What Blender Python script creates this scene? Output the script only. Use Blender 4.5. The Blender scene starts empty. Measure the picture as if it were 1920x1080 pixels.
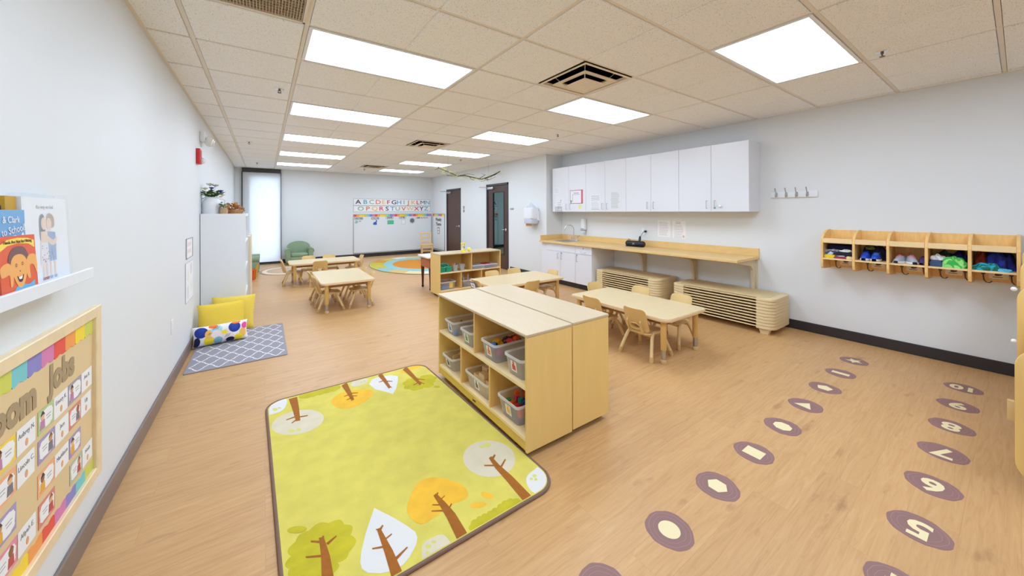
import bpy, bmesh, math, random
from mathutils import Matrix, Vector
random.seed(7)
PI = math.pi
sc = bpy.context.scene
COL = sc.collection

# ------------------------------------------------------------------ camera, exposure, world
FPX, YAW, PY, ROLL, CH = 665.441, 0.6094, 395.65, -0.0034, 1.3933
FWD = Vector((math.sin(YAW), math.cos(YAW), 0)); R0 = Vector((math.cos(YAW), -math.sin(YAW), 0)); U0 = Vector((0, 0, 1))
CR = R0*math.cos(ROLL) + U0*math.sin(ROLL); CU = U0*math.cos(ROLL) - R0*math.sin(ROLL)
CAM = Vector((0, 0, CH))
cd = bpy.data.cameras.new('camera'); cam = bpy.data.objects.new('camera', cd); COL.objects.link(cam)
cd.sensor_fit = 'HORIZONTAL'; cd.sensor_width = 36; cd.lens = 36*FPX/1920; cd.shift_y = -(540-PY)/1920
cd.clip_start = 0.02
m = Matrix.Identity(4)
for i in range(3): m[i][0], m[i][1], m[i][2], m[i][3] = CR[i], CU[i], -FWD[i], CAM[i]
cam.matrix_world = m
sc.camera = cam
sc.view_settings.view_transform = 'Standard'; sc.view_settings.look = 'None'
sc.view_settings.exposure = 0.80; sc.view_settings.gamma = 1.0; sc.view_settings.use_curve_mapping = False
sc.cycles.use_denoising = True; sc.cycles.max_bounces = 10; sc.cycles.diffuse_bounces = 6
sc.cycles.transparent_max_bounces = 16; sc.cycles.sample_clamp_indirect = 6
w = bpy.data.worlds.new('sky'); sc.world = w; w.use_nodes = True
bg = w.node_tree.nodes['Background']; bg.inputs['Color'].default_value = (0.86, 0.93, 1.0, 1); bg.inputs['Strength'].default_value = 5.0
LAMP = 7.2            # radiance of the ceiling light diffusers
XL, XR, YB, YF, ZC, XD, YN = -0.6213, 5.118, 11.5, -2.6, 2.542, 4.69, 5.5   # left/right/back/front walls, ceiling, door wall, niche side

def at(u, v, z):
    """point of the horizontal plane z seen at photo pixel (u, v)"""
    d = CR*((u-960)/FPX) + CU*((PY-v)/FPX) + FWD
    return CAM + d*((z-CH)/d.z)

# ------------------------------------------------------------------ materials
def lin(c):
    c = c/255.0
    return c/12.92 if c <= 0.04045 else ((c+0.055)/1.055)**2.4
def rgb(r, g, b): return (lin(r), lin(g), lin(b), 1)
def mat(name, c, rough=0.5, metal=0.0, spec=0.5, noise=0.0, nscale=8.0, bump=0.0, bscale=60.0, stretch=None, emit=0.0, coat=0.0):
    """procedural: base colour broken up by an object-space noise, optional grain stretch and bump"""
    mt = bpy.data.materials.new(name); mt.use_nodes = True
    nt = mt.node_tree; N = nt.nodes; L = nt.links; p = N['Principled BSDF']
    col = rgb(*c)
    p.inputs['Base Color'].default_value = col; p.inputs['Roughness'].default_value = rough
    p.inputs['Metallic'].default_value = metal; p.inputs['Specular IOR Level'].default_value = spec
    if coat: p.inputs['Coat Weight'].default_value = coat
    tc = N.new('ShaderNodeTexCoord'); src = tc.outputs['Object']
    if stretch:
        mp = N.new('ShaderNodeMapping'); mp.inputs['Scale'].default_value = stretch; L.new(src, mp.inputs['Vector']); src = mp.outputs['Vector']
    if noise:
        n = N.new('ShaderNodeTexNoise'); n.inputs['Scale'].default_value = nscale; n.inputs['Detail'].default_value = 5
        L.new(src, n.inputs['Vector'])
        r = N.new('ShaderNodeValToRGB'); r.color_ramp.elements[0].position = 0.3; r.color_ramp.elements[1].position = 0.72
        r.color_ramp.elements[0].color = tuple(max(0, x*(1-noise)) for x in col[:3])+(1,)
        r.color_ramp.elements[1].color = tuple(min(1, x*(1+noise*0.7)) for x in col[:3])+(1,)
        L.new(n.outputs['Fac'], r.inputs['Fac']); L.new(r.outputs['Color'], p.inputs['Base Color'])
    if bump:
        b = N.new('ShaderNodeBump'); b.inputs['Strength'].default_value = bump; b.inputs['Distance'].default_value = 0.002
        n2 = N.new('ShaderNodeTexNoise'); n2.inputs['Scale'].default_value = bscale; L.new(src, n2.inputs['Vector'])
        L.new(n2.outputs['Fac'], b.inputs['Height']); L.new(b.outputs['Normal'], p.inputs['Normal'])
    if emit:
        p.inputs['Emission Color'].default_value = col; p.inputs['Emission Strength'].default_value = emit
    return mt
def plastic_clear(name, c, opacity, rough=0.25):
    mt = bpy.data.materials.new(name); mt.use_nodes = True
    nt = mt.node_tree; N = nt.nodes; L = nt.links; N.remove(N['Principled BSDF']); out = N['Material Output']
    t = N.new('ShaderNodeBsdfTransparent'); t.inputs['Color'].default_value = rgb(*[min(255, x+12) for x in c])
    p = N.new('ShaderNodeBsdfPrincipled'); p.inputs['Base Color'].default_value = rgb(*c); p.inputs['Roughness'].default_value = rough
    mx = N.new('ShaderNodeMixShader'); mx.inputs['Fac'].default_value = opacity
    lw = N.new('ShaderNodeLayerWeight'); lw.inputs['Blend'].default_value = 0.25
    ma = N.new('ShaderNodeMath'); ma.operation = 'MULTIPLY_ADD'; ma.inputs[1].default_value = 0.35; ma.inputs[2].default_value = opacity; ma.use_clamp = True
    L.new(lw.outputs['Facing'], ma.inputs[0]); L.new(ma.outputs[0], mx.inputs['Fac'])
    tl = N.new('ShaderNodeBsdfTranslucent'); tl.inputs['Color'].default_value = rgb(*c); m2 = N.new('ShaderNodeMixShader'); m2.inputs['Fac'].default_value = 0.5
    L.new(p.outputs[0], m2.inputs[1]); L.new(tl.outputs[0], m2.inputs[2])
    L.new(t.outputs[0], mx.inputs[1]); L.new(m2.outputs[0], mx.inputs[2]); L.new(mx.outputs[0], out.inputs['Surface'])
    return mt
def floor_mat():
    mt = bpy.data.materials.new('vinyl_plank'); mt.use_nodes = True
    nt = mt.node_tree; N = nt.nodes; L = nt.links; p = N['Principled BSDF']
    tc = N.new('ShaderNodeTexCoord')
    br = N.new('ShaderNodeTexBrick'); br.offset = 0.37; br.inputs['Scale'].default_value = 1.0
    br.inputs['Brick Width'].default_value = 1.22; br.inputs['Row Height'].default_value = 0.152; br.inputs['Mortar Size'].default_value = 0.0008
    br.inputs['Color1'].default_value = (0.25, 0.25, 0.25, 1); br.inputs['Color2'].default_value = (0.8, 0.8, 0.8, 1); br.inputs['Mortar'].default_value = (0.0, 0.0, 0.0, 1)
    L.new(tc.outputs['Object'], br.inputs['Vector'])
    # every plank shifts the grain
    add = N.new('ShaderNodeVectorMath'); add.operation = 'MULTIPLY_ADD'; add.inputs[1].default_value = (9, 13, 5)
    L.new(br.outputs['Color'], add.inputs[0]); L.new(tc.outputs['Object'], add.inputs[2])
    mp = N.new('ShaderNodeMapping'); mp.inputs['Scale'].default_value = (1.3, 17, 1); L.new(add.outputs[0], mp.inputs['Vector'])
    n1 = N.new('ShaderNodeTexNoise'); n1.inputs['Scale'].default_value = 2.6; n1.inputs['Detail'].default_value = 10; n1.inputs['Roughness'].default_value = 0.62; n1.inputs['Distortion'].default_value = 1.2
    L.new(mp.outputs[0], n1.inputs['Vector'])
    r1 = N.new('ShaderNodeValToRGB'); e = r1.color_ramp.elements
    e[0].position = 0.2; e[0].color = rgb(179, 135, 86); e[1].position = 0.8; e[1].color = rgb(206, 166, 116)
    e2 = e.new(0.5); e2.color = rgb(196, 153, 102)
    L.new(n1.outputs['Fac'], r1.inputs['Fac'])
    mp2 = N.new('ShaderNodeMapping'); mp2.inputs['Scale'].default_value = (3.0, 8, 1); L.new(add.outputs[0], mp2.inputs['Vector'])
    n2 = N.new('ShaderNodeTexNoise'); n2.inputs['Scale'].default_value = 1.6; n2.inputs['Detail'].default_value = 4; L.new(mp2.outputs[0], n2.inputs['Vector'])
    r2 = N.new('ShaderNodeValToRGB'); r2.color_ramp.elements[0].position = 0.24; r2.color_ramp.elements[1].position = 0.36
    r2.color_ramp.elements[0].color = rgb(146, 118, 96); r2.color_ramp.elements[1].color = (1, 1, 1, 1)
    L.new(n2.outputs['Fac'], r2.inputs['Fac'])
    mx = N.new('ShaderNodeMixRGB'); mx.blend_type = 'MULTIPLY'; mx.inputs['Fac'].default_value = 0.36
    L.new(r1.outputs['Color'], mx.inputs[1]); L.new(r2.outputs['Color'], mx.inputs[2])
    mx2 = N.new('ShaderNodeMixRGB'); mx2.blend_type = 'OVERLAY'; mx2.inputs['Fac'].default_value = 0.08
    L.new(mx.outputs[0], mx2.inputs[1]); L.new(br.outputs['Color'], mx2.inputs[2])
    mx3 = N.new('ShaderNodeMixRGB'); mx3.blend_type = 'MIX'; mx3.inputs[2].default_value = rgb(120, 82, 50)
    ml = N.new('ShaderNodeMath'); ml.operation = 'MULTIPLY'; ml.inputs[1].default_value = 0.16; L.new(br.outputs['Fac'], ml.inputs[0])
    L.new(ml.outputs[0], mx3.inputs['Fac']); L.new(mx2.outputs[0], mx3.inputs[1])
    L.new(mx3.outputs[0], p.inputs['Base Color'])
    p.inputs['Roughness'].default_value = 0.42; p.inputs['Specular IOR Level'].default_value = 0.5
    b = N.new('ShaderNodeBump'); b.inputs['Strength'].default_value = 0.12; b.inputs['Distance'].default_value = 0.001
    L.new(n1.outputs['Fac'], b.inputs['Height']); L.new(b.outputs['Normal'], p.inputs['Normal'])
    return mt
def ceiling_mat():
    mt = bpy.data.materials.new('acoustic_tile'); mt.use_nodes = True
    nt = mt.node_tree; N = nt.nodes; L = nt.links; p = N['Principled BSDF']
    tc = N.new('ShaderNodeTexCoord')
    n = N.new('ShaderNodeTexNoise'); n.inputs['Scale'].default_value = 150; n.inputs['Detail'].default_value = 3
    L.new(tc.outputs['Object'], n.inputs['Vector'])
    r = N.new('ShaderNodeValToRGB'); e = r.color_ramp.elements
    e[0].position = 0.31; e[0].color = rgb(194, 184, 170); e[1].position = 0.41; e[1].color = rgb(240, 242, 244)
    L.new(n.outputs['Fac'], r.inputs['Fac']); L.new(r.outputs['Color'], p.inputs['Base Color'])
    p.inputs['Roughness'].default_value = 0.9; p.inputs['Specular IOR Level'].default_value = 0.1
    b = N.new('ShaderNodeBump'); b.inputs['Strength'].default_value = 0.25; b.inputs['Distance'].default_value = 0.002
    L.new(n.outputs['Fac'], b.inputs['Height']); L.new(b.outputs['Normal'], p.inputs['Normal'])
    return mt
def emission(name, c, s):
    mt = bpy.data.materials.new(name); mt.use_nodes = True
    nt = mt.node_tree; N = nt.nodes; N.remove(N['Principled BSDF'])
    e = N.new('ShaderNodeEmission'); e.inputs['Color'].default_value = c; e.inputs['Strength'].default_value = s
    nt.links.new(e.outputs[0], N['Material Output'].inputs['Surface']); return mt
def shade_mat():
    mt = bpy.data.materials.new('roller_shade_fabric'); mt.use_nodes = True
    nt = mt.node_tree; N = nt.nodes; L = nt.links; N.remove(N['Principled BSDF'])
    d = N.new('ShaderNodeBsdfDiffuse'); d.inputs['Color'].default_value = rgb(240, 244, 248)
    t = N.new('ShaderNodeBsdfTranslucent'); t.inputs['Color'].default_value = rgb(236, 238, 242)
    mx = N.new('ShaderNodeMixShader'); mx.inputs['Fac'].default_value = 0.26
    L.new(d.outputs[0], mx.inputs[1]); L.new(t.outputs[0], mx.inputs[2]); L.new(mx.outputs[0], N['Material Output'].inputs['Surface'])
    return mt
def door_glass():
    mt = bpy.data.materials.new('tinted_door_glass'); mt.use_nodes = True
    nt = mt.node_tree; N = nt.nodes; L = nt.links; N.remove(N['Principled BSDF'])
    t = N.new('ShaderNodeBsdfTransparent'); t.inputs['Color'].default_value = rgb(96, 132, 136)
    g = N.new('ShaderNodeBsdfGlossy'); g.inputs['Color'].default_value = rgb(160, 188, 190); g.inputs['Roughness'].default_value = 0.0
    mx = N.new('ShaderNodeMixShader'); mx.inputs['Fac'].default_value = 0.5
    L.new(t.outputs[0], mx.inputs[1]); L.new(g.outputs[0], mx.inputs[2]); L.new(mx.outputs[0], N['Material Output'].inputs['Surface'])
    return mt

WALL = mat('wall_paint', (223, 227, 230), 0.55, spec=0.3, bump=0.06, bscale=120)
FLOOR = floor_mat(); TILE = ceiling_mat(); SHADE = shade_mat(); DGLASS = door_glass()
GRID = mat('ceiling_tee', (226, 218, 206), 0.5)
LENS = emission('light_lens', (0.785, 0.92, 1.10, 1), LAMP)
WHITE = mat('white_enamel', (230, 234, 239), 0.4)
LAM = mat('white_laminate', (226, 229, 236), 0.3)
RIMW = mat('white_rim', (236, 238, 240), 0.35)
BASEB = mat('dark_baseboard', (46, 42, 46), 0.4)
BASEBL = mat('taupe_baseboard', (122, 106, 98), 0.35)
BIRCH = mat('birch_plywood', (232, 198, 124), 0.38, noise=0.025, nscale=2.5, stretch=(9, 9, 1))
BIRCHT = mat('birch_top', (200, 181, 148), 0.4, noise=0.03, nscale=3, stretch=(2, 8, 2))
BIRCHS = mat('birch_shelf_face', (240, 216, 166), 0.4, noise=0.04, nscale=3, stretch=(2, 8, 2))
BIRCHD = mat('birch_interior', (230, 186, 112), 0.42, noise=0.06, nscale=3, stretch=(5, 5, 1))
KICK = mat('golden_kickboard', (222, 184, 84), 0.4, noise=0.08, nscale=4, stretch=(3, 3, 10))
MAPLE = mat('maple_counter', (229, 194, 130), 0.4, noise=0.07, nscale=5, stretch=(14, 2, 6))
MAPLEL = mat('maple_frame', (234, 212, 172), 0.42, noise=0.08, nscale=6, stretch=(6, 2, 2))
CUBBY = mat('cubby_maple', (240, 198, 128), 0.4, noise=0.08, nscale=4, stretch=(3, 12, 3))
CUBBYE = mat('cubby_edge', (240, 212, 160), 0.4, noise=0.06, nscale=6)
TTOP = mat('table_laminate', (213, 192, 150), 0.35, noise=0.04, nscale=9, stretch=(6, 2, 2))
TEDGE = mat('table_edge', (226, 196, 152), 0.45)
TLEG = mat('table_leg_paint', (222, 184, 112), 0.4)
CHROME = mat('chrome', (226, 226, 230), 0.22, metal=0.9)
STEEL = mat('brushed_steel', (190, 192, 196), 0.32, metal=1.0)
TAN = mat('tan_plastic', (221, 189, 124), 0.38)
TANL = mat('light_tan_plastic', (232, 204, 146), 0.36)
TANF = mat('chair_tip', (206, 172, 116), 0.5)
COT = mat('cot_plastic', (226, 205, 160), 0.42)
COTF = mat('cot_fabric', (212, 190, 142), 0.5, noise=0.05, nscale=30)
DARK = mat('dark_gap', (30, 26, 26), 0.7)
BLACK = mat('black_plastic', (20, 22, 34), 0.5, bump=0.1, bscale=300)
DOORW = mat('espresso_door', (78, 52, 44), 0.38, noise=0.12, nscale=4, stretch=(10, 10, 1.2))
DOORF = mat('charcoal_door_frame', (58, 54, 60), 0.4)
BOARD = mat('whiteboard_surface', (226, 231, 235), 0.22)
ALU = mat('aluminium_trim', (168, 172, 174), 0.35, metal=0.7)
GREENV = mat('green_vinyl', (136, 158, 126), 0.42, noise=0.05, nscale=6)
GREEND = mat('dark_green_vinyl', (86, 112, 72), 0.5)
YELLOW = mat('yellow_cotton', (236, 204, 72), 0.85, noise=0.05, nscale=160, bump=0.5, bscale=220)
RED = mat('alarm_red', (206, 40, 46), 0.4)
PAPER = mat('paper', (238, 238, 240), 0.6)
PAPERY = mat('warm_paper', (240, 232, 214), 0.6)
INK = mat('ink_grey', (120, 122, 128), 0.7)
INKD = mat('ink_black', (44, 44, 52), 0.7)
WIRE = mat('dark_wire', (40, 38, 38), 0.5)
CORK = mat('tan_backing_paper', (222, 196, 150), 0.8, noise=0.03, nscale=5)
BROWNL = mat('brown_letter', (168, 146, 114), 0.7)
CLEAR = plastic_clear('clear_bin_plastic', (246, 248, 252), 0.34)
CLEARW = plastic_clear('clear_bin_rim', (244, 246, 250), 0.7)
FILM = plastic_clear('clear_book_cover', (240, 242, 245), 0.10, 0.08)
GREYP = mat('grey_plastic', (140, 140, 140), 0.5)
FCOL = {}
def flat(name, c, rough=0.6):
    if name not in FCOL: FCOL[name] = mat(name, c, rough)
    return FCOL[name]
RAIN = [flat('rain_'+n, c) for n, c in (('red', (230, 84, 70)), ('orange', (242, 160, 84)), ('yellow', (246, 214, 58)), ('lime', (206, 210, 92)), ('aqua', (122, 200, 206)), ('violet', (138, 132, 200)), ('pink', (214, 128, 178)))]

# ------------------------------------------------------------------ mesh builder
def rrect(x0, x1, y0, y1, r, n=5):
    pts = []
    for cx, cy, a0 in ((x1-r, y1-r, 0), (x0+r, y1-r, 90), (x0+r, y0+r, 180), (x1-r, y0+r, 270)):
        for k in range(n+1):
            a = math.radians(a0+90*k/n); pts.append((cx+r*math.cos(a), cy+r*math.sin(a)))
    return pts
def ellipse(cx, cy, a, b, n=28, rot=0):
    c, s = math.cos(rot), math.sin(rot)
    return [(cx+a*math.cos(2*PI*k/n)*c-b*math.sin(2*PI*k/n)*s, cy+a*math.cos(2*PI*k/n)*s+b*math.sin(2*PI*k/n)*c) for k in range(n)]
def basis(o, right, up):
    r = Vector(right).normalized(); u = Vector(up).normalized(); n = r.cross(u)
    mm = Matrix.Identity(4)
    for i in range(3): mm[i][0], mm[i][1], mm[i][2], mm[i][3] = r[i], u[i], n[i], o[i]
    return mm
def wallL(y, z, d=0.002): return basis((XL+d, y, z), (0, 1, 0), (0, 0, 1))
def wallR(y, z, d=0.002): return basis((XR-d, y, z), (0, -1, 0), (0, 0, 1))
def wallB(x, z, d=0.002): return basis((x, YB-d, z), (1, 0, 0), (0, 0, 1))
class M:
    def __init__(s): s.bm = bmesh.new(); s.mi = 0
    def _new(s, verts, mi):
        if mi is None: mi = s.mi
        fs = set()
        for v in verts: fs.update(v.link_faces)
        for f in fs: f.material_index = mi
    def box(s, x0, x1, y0, y1, z0, z1, b=0, mi=None, mt=None, seg=2):
        v = [s.bm.verts.new((x, y, z)) for x in (x0, x1) for y in (y0, y1) for z in (z0, z1)]
        F = [(0, 1, 3, 2), (4, 6, 7, 5), (0, 4, 5, 1), (2, 3, 7, 6), (0, 2, 6, 4), (1, 5, 7, 3)]
        fs = [s.bm.faces.new([v[i] for i in f]) for f in F]
        for f in fs: f.material_index = s.mi if mi is None else mi
        if mt is not None: bmesh.ops.transform(s.bm, matrix=mt, verts=v)
        if b:
            es = list({e for f in fs for e in f.edges})
            bmesh.ops.bevel(s.bm, geom=es, offset=b, segments=seg, affect='EDGES', profile=0.5, material=-1)
        return s
    def prism(s, pts, a0, a1, plane='xy', b=0, mi=None, mt=None, seg=2, topmi=None):
        def P(p, a):
            if plane == 'xy': return (p[0], p[1], a)
            if plane == 'xz': return (p[0], a, p[1])
            return (a, p[0], p[1])
        lo = [s.bm.verts.new(P(p, a0)) for p in pts]; hi = [s.bm.verts.new(P(p, a1)) for p in pts]
        n = len(pts); mm = s.mi if mi is None else mi
        fs = [s.bm.faces.new(lo[::-1]), s.bm.faces.new(hi)]
        for k in range(n): fs.append(s.bm.faces.new((lo[k], lo[(k+1) % n], hi[(k+1) % n], hi[k])))
        for f in fs: f.material_index = mm
        if topmi is not None: fs[1].material_index = topmi
        if mt is not None: bmesh.ops.transform(s.bm, matrix=mt, verts=lo+hi)
        if b:
            es = list(set(fs[0].edges) | set(fs[1].edges))
            bmesh.ops.bevel(s.bm, geom=es, offset=b, segments=seg, affect='EDGES', profile=0.5, material=-1)
        bmesh.ops.recalc_face_normals(s.bm, faces=[f for f in fs if f.is_valid])
        return s
    def poly(s, pts, mi=None, mt=None):
        vs = [s.bm.verts.new(p if len(p) == 3 else (p[0], p[1], 0)) for p in pts]
        if mt is not None: bmesh.ops.transform(s.bm, matrix=mt, verts=vs)
        f = s.bm.faces.new(vs); f.material_index = s.mi if mi is None else mi
        return s
    def tube(s, pts, r, n=8, mi=None, closed=False, caps=True):
        pts = [Vector(p) for p in pts]; k = len(pts)
        rs = r if isinstance(r, (list, tuple)) else [r]*k
        rings = []; prev = None
        for i, p in enumerate(pts):
            if closed: t = (pts[(i+1) % k]-pts[i-1])
            else: t = pts[min(i+1, k-1)]-pts[max(i-1, 0)]
            t = t.normalized() if t.length > 1e-9 else Vector((0, 0, 1))
            if prev is None:
                a = Vector((0, 0, 1)) if abs(t.z) < 0.9 else Vector((1, 0, 0))
                u = t.cross(a).normalized()
            else:
                u = (prev - t*prev.dot(t)); u = u.normalized() if u.length > 1e-6 else t.orthogonal().normalized()
            prev = u; v = t.cross(u)
            rings.append([s.bm.verts.new(p+(u*math.cos(2*PI*j/n)+v*math.sin(2*PI*j/n))*rs[i]) for j in range(n)])
        mm = s.mi if mi is None else mi
        for i in range(k if closed else k-1):
            A, B = rings[i], rings[(i+1) % k]
            for j in range(n):
                s.bm.faces.new((A[j], A[(j+1) % n], B[(j+1) % n], B[j])).material_index = mm
        if caps and not closed:
            s.bm.faces.new(rings[0][::-1]).material_index = mm; s.bm.faces.new(rings[-1]).material_index = mm
        return s
    def lathe(s, prof, c=(0, 0, 0), n=24, mi=None, mt=None, ax=1.0, ay=1.0):
        mm = s.mi if mi is None else mi; rings = []; allv = []
        for r, z in prof:
            if r < 1e-6: ring = [s.bm.verts.new((c[0], c[1], c[2]+z))]
            else: ring = [s.bm.verts.new((c[0]+ax*r*math.cos(2*PI*j/n), c[1]+ay*r*math.sin(2*PI*j/n), c[2]+z)) for j in range(n)]
            rings.append(ring); allv += ring
        for A, B in zip(rings, rings[1:]):
            for j in range(n):
                a, b2 = A[j % len(A)], A[(j+1) % len(A)]; c2, d = B[(j+1) % len(B)], B[j % len(B)]
                vs = []
                for q in (a, b2, c2, d):
                    if q not in vs: vs.append(q)
                if len(vs) > 2: s.bm.faces.new(vs).material_index = mm
        if mt is not None: bmesh.ops.transform(s.bm, matrix=mt, verts=allv)
        return s
    def ball(s, c, r, n=14, mi=None, mt=None):
        rr = r if isinstance(r, (tuple, list)) else (r, r, r); h = n//2
        prof = [(math.sin(PI*k/h), -math.cos(PI*k/h)) for k in range(h+1)]
        mm = Matrix.Translation(c) @ Matrix.Diagonal((rr[0], rr[1], rr[2], 1))
        if mt is not None: mm = mt @ mm
        prof[0] = (0, -1); prof[-1] = (0, 1)
        return s.lathe(prof, n=n, mi=mi, mt=mm)
    def grid(s, fn, nu, nv, mi=None, closed_u=False):
        """open surface fn(u,v), u,v in 0..1"""
        mm = s.mi if mi is None else mi
        V = [[s.bm.verts.new(fn(i/nu, j/nv)) for j in range(nv+1)] for i in range(nu if closed_u else nu+1)]
        for i in range(nu):
            A = V[i]; B = V[(i+1) % len(V)]
            for j in range(nv): s.bm.faces.new((A[j], B[j], B[j+1], A[j+1])).material_index = mm
        return V
    def text(s, body, size, mt, mi=None, ex=0.0006, align='CENTER', bold=0.0, sx=1.0, space=1.0):
        cu = bpy.data.curves.new('t', 'FONT'); cu.body = body; cu.size = size; cu.align_x = align; cu.align_y = 'CENTER'
        cu.extrude = ex; cu.offset = bold; cu.resolution_u = 3; cu.space_character = space
        ob = bpy.data.objects.new('t', cu); me = bpy.data.meshes.new_from_object(ob)
        k = len(s.bm.verts); kf = len(s.bm.faces)
        s.bm.from_mesh(me); s.bm.verts.ensure_lookup_table(); s.bm.faces.ensure_lookup_table()
        vs = s.bm.verts[k:]; mm = s.mi if mi is None else mi
        for f in s.bm.faces[kf:]: f.material_index = mm
        bmesh.ops.transform(s.bm, matrix=mt @ Matrix.Diagonal((sx, 1, 1, 1)), verts=vs)
        bpy.data.objects.remove(ob); bpy.data.meshes.remove(me); bpy.data.curves.remove(cu)
        return s
    def tf(s, mt):
        bmesh.ops.transform(s.bm, matrix=mt, verts=s.bm.verts[:]); return s
    def build(s, name, mats, parent=None, smooth=True, angle=38, norm=True):
        if norm: bmesh.ops.recalc_face_normals(s.bm, faces=s.bm.faces[:])
        me = bpy.data.meshes.new(name); s.bm.to_mesh(me); s.bm.free()
        for q in (mats if isinstance(mats, (list, tuple)) else [mats]): me.materials.append(q)
        if smooth:
            me.polygons.foreach_set('use_smooth', [True]*len(me.polygons)); me.set_sharp_from_angle(angle=math.radians(angle))
        o = bpy.data.objects.new(name, me); COL.objects.link(o)
        if parent is not None: o.parent = parent
        return o
def tag(o, label, cat, group=None, kind=None):
    if label: o['label'] = label
    if cat: o['category'] = cat
    if group: o['group'] = group
    if kind: o['kind'] = kind
    return o
def thing(name, label, cat, loc=(0, 0, 0), rz=0.0, group=None):
    o = bpy.data.objects.new(name, None); COL.objects.link(o); o.empty_display_size = 0.1
    o.location = loc; o.rotation_euler = (0, 0, rz)
    return tag(o, label, cat, group)
def struct(o): o['kind'] = 'structure'; return o
def kids(o): return [c for c in bpy.data.objects if c.parent == o]
def dup(root, loc, rz, label, group=None):
    def rec(o, par):
        c = o.copy(); COL.objects.link(c)
        if par is not None: c.parent = par
        for ch in kids(o): rec(ch, c)
        return c
    r = rec(root, None); r.location = loc; r.rotation_euler = (0, 0, rz); r['label'] = label
    if group: r['group'] = group
    return r
ORD = ['first', 'second', 'third', 'fourth', 'fifth', 'sixth', 'seventh', 'eighth', 'ninth', 'tenth', 'eleventh']

# ================================================================== THE SETTING
struct(M().box(XL-.2, 8.2, YF-.2, YB+.2, -.06, 0).build('floor', FLOOR, smooth=False))
struct(M().box(XL-.15, XL, YF, YB+.15, 0, ZC+.1).build('wall_left', WALL, smooth=False))
struct(M().box(XR, XR+.15, YF, YN+.12, 0, ZC+.1).build('wall_right', WALL, smooth=False))
struct(M().box(XL-.15, XR+.15, YF-.15, YF, 0, ZC+.1).build('wall_front', WALL, smooth=False))
WX0, WX1, WZ1 = -.32, .362, 2.36            # opening behind the roller shade
q = M(); q.box(XL, WX0, YB, YB+.15, 0, ZC+.1); q.box(WX1, XR+3.2, YB, YB+.15, 0, ZC+.1); q.box(WX0, WX1, YB, YB+.15, WZ1, ZC+.1)
struct(q.build('wall_back', WALL, smooth=False))
D2 = (6.86, 7.86, 2.07); D1 = (9.32, 10.30, 2.07)     # door openings in the door wall (y0, y1, head)
q = M()
q.box(XD, XD+.12, YN, D2[0], 0, ZC+.1); q.box(XD, XD+.12, D2[1], D1[0], 0, ZC+.1); q.box(XD, XD+.12, D1[1], YB, 0, ZC+.1)
q.box(XD, XD+.12, D2[0], D2[1], D2[2], ZC+.1); q.box(XD, XD+.12, D1[0], D1[1], D1[2], ZC+.1)
q.box(XD+.12, XR, YN, YN+.12, 0, ZC+.1)
struct(q.build('wall_door_side', WALL, smooth=False))
HALL = mat('hall_paint', (120, 150, 148), 0.6)
q = M(); q.box(XD+1.5, XD+1.6, 6.0, YB, 0, ZC); q.box(XD+.12, XD+1.6, 5.9, 6.0, 0, ZC); q.box(XD+.12, XD+1.6, 5.9, YB, 2.45, 2.5)
struct(q.build('wall_hall', HALL, smooth=False))

# ceiling: lay-in grid with tegular tiles (2 x 4 ft, scored in the middle)
gx = [XL, -.384, .22, .822, 1.424, 2.025, 2.627, 3.23, 3.833, 4.435, 5.035, XR]
tee = {XL: 0, -.384: 1, .22: 1, .822: 0, 1.424: 1, 2.025: 0, 2.627: 1, 3.23: 0, 3.833: 1, 4.435: 0, 5.035: 1, XR: 0}
GY0, GP = .683, .6096
gy = [GY0+GP*k for k in range(-6, 19)]
gy = [y for y in gy if YF < y < YB]; gy = [YF]+gy+[YB]
LIGHTS = [(.822, GY0+GP*(3.5+3*k), ('left row', k)) for k in range(-2, 5)] + [(3.23, GY0+GP*(.5+3*k), ('right row', k)) for k in range(-1, 6)]
VENTS = [(2.326, GY0+GP*2.5), (2.326, GY0+GP*8.5), (2.326, GY0+GP*14.5)]
GRILLE = (-.082, GY0+GP*2.5)
def occupied(x, y):
    for lx, ly, _ in LIGHTS:
        if abs(x-lx) < .6 and abs(y-ly) < .3: return True
    for vx, vy in VENTS+[GRILLE]:
        if abs(x-vx) < .3 and abs(y-vy) < .3: return True
    return False
q = M()
for i in range(len(gx)-1):
    for j in range(len(gy)-1):
        x0, x1, y0, y1 = gx[i], gx[i+1], gy[j], gy[j+1]
        if occupied((x0+x1)/2, (y0+y1)/2): continue
        a = .0145 if tee[x0] else (.005 if i else 0); b2 = .0145 if tee[x1] else (.005 if i < len(gx)-2 else 0)
        q.box(x0+a, x1-b2, y0+(.0145 if j else 0), y1-(.0145 if j < len(gy)-2 else 0), ZC, ZC+.02, b=.004, seg=1)
for x in gx[1:-1]:
    if not tee[x]:
        for j in range(len(gy)-1):
            if not occupied(x-.02, (gy[j]+gy[j+1])/2) and not occupied(x+.02, (gy[j]+gy[j+1])/2): q.box(x-.0051, x+.0051, gy[j]+(.0145 if j else 0), gy[j+1]-.0145, ZC+.008, ZC+.02)
struct(q.build('ceiling', TILE, smooth=False))
q = M()
for x in gx:
    if tee[x]: q.box(x-.012, x+.012, YF, YB, ZC+.006, ZC+.03)
for y in gy[1:-1]: q.box(XL, XR, y-.012, y+.012, ZC+.0065, ZC+.03)
for i in range(len(gx)-1):
    for j in range(len(gy)-1):
        cx_, cy_ = (gx[i]+gx[i+1])/2, (gy[j]+gy[j+1])/2
        if not any(abs(cx_-vx) < .3 and abs(cy_-vy) < .3 for vx, vy in VENTS+[GRILLE]): q.box(gx[i], gx[i+1], gy[j], gy[j+1], ZC+.03, ZC+.05)
q.box(XL-.15, XR+.15, YF-.15, YB+.15, ZC+.40, ZC+.45)  # unseen roof slab, sides below it, added to keep sky light out of vents
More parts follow.
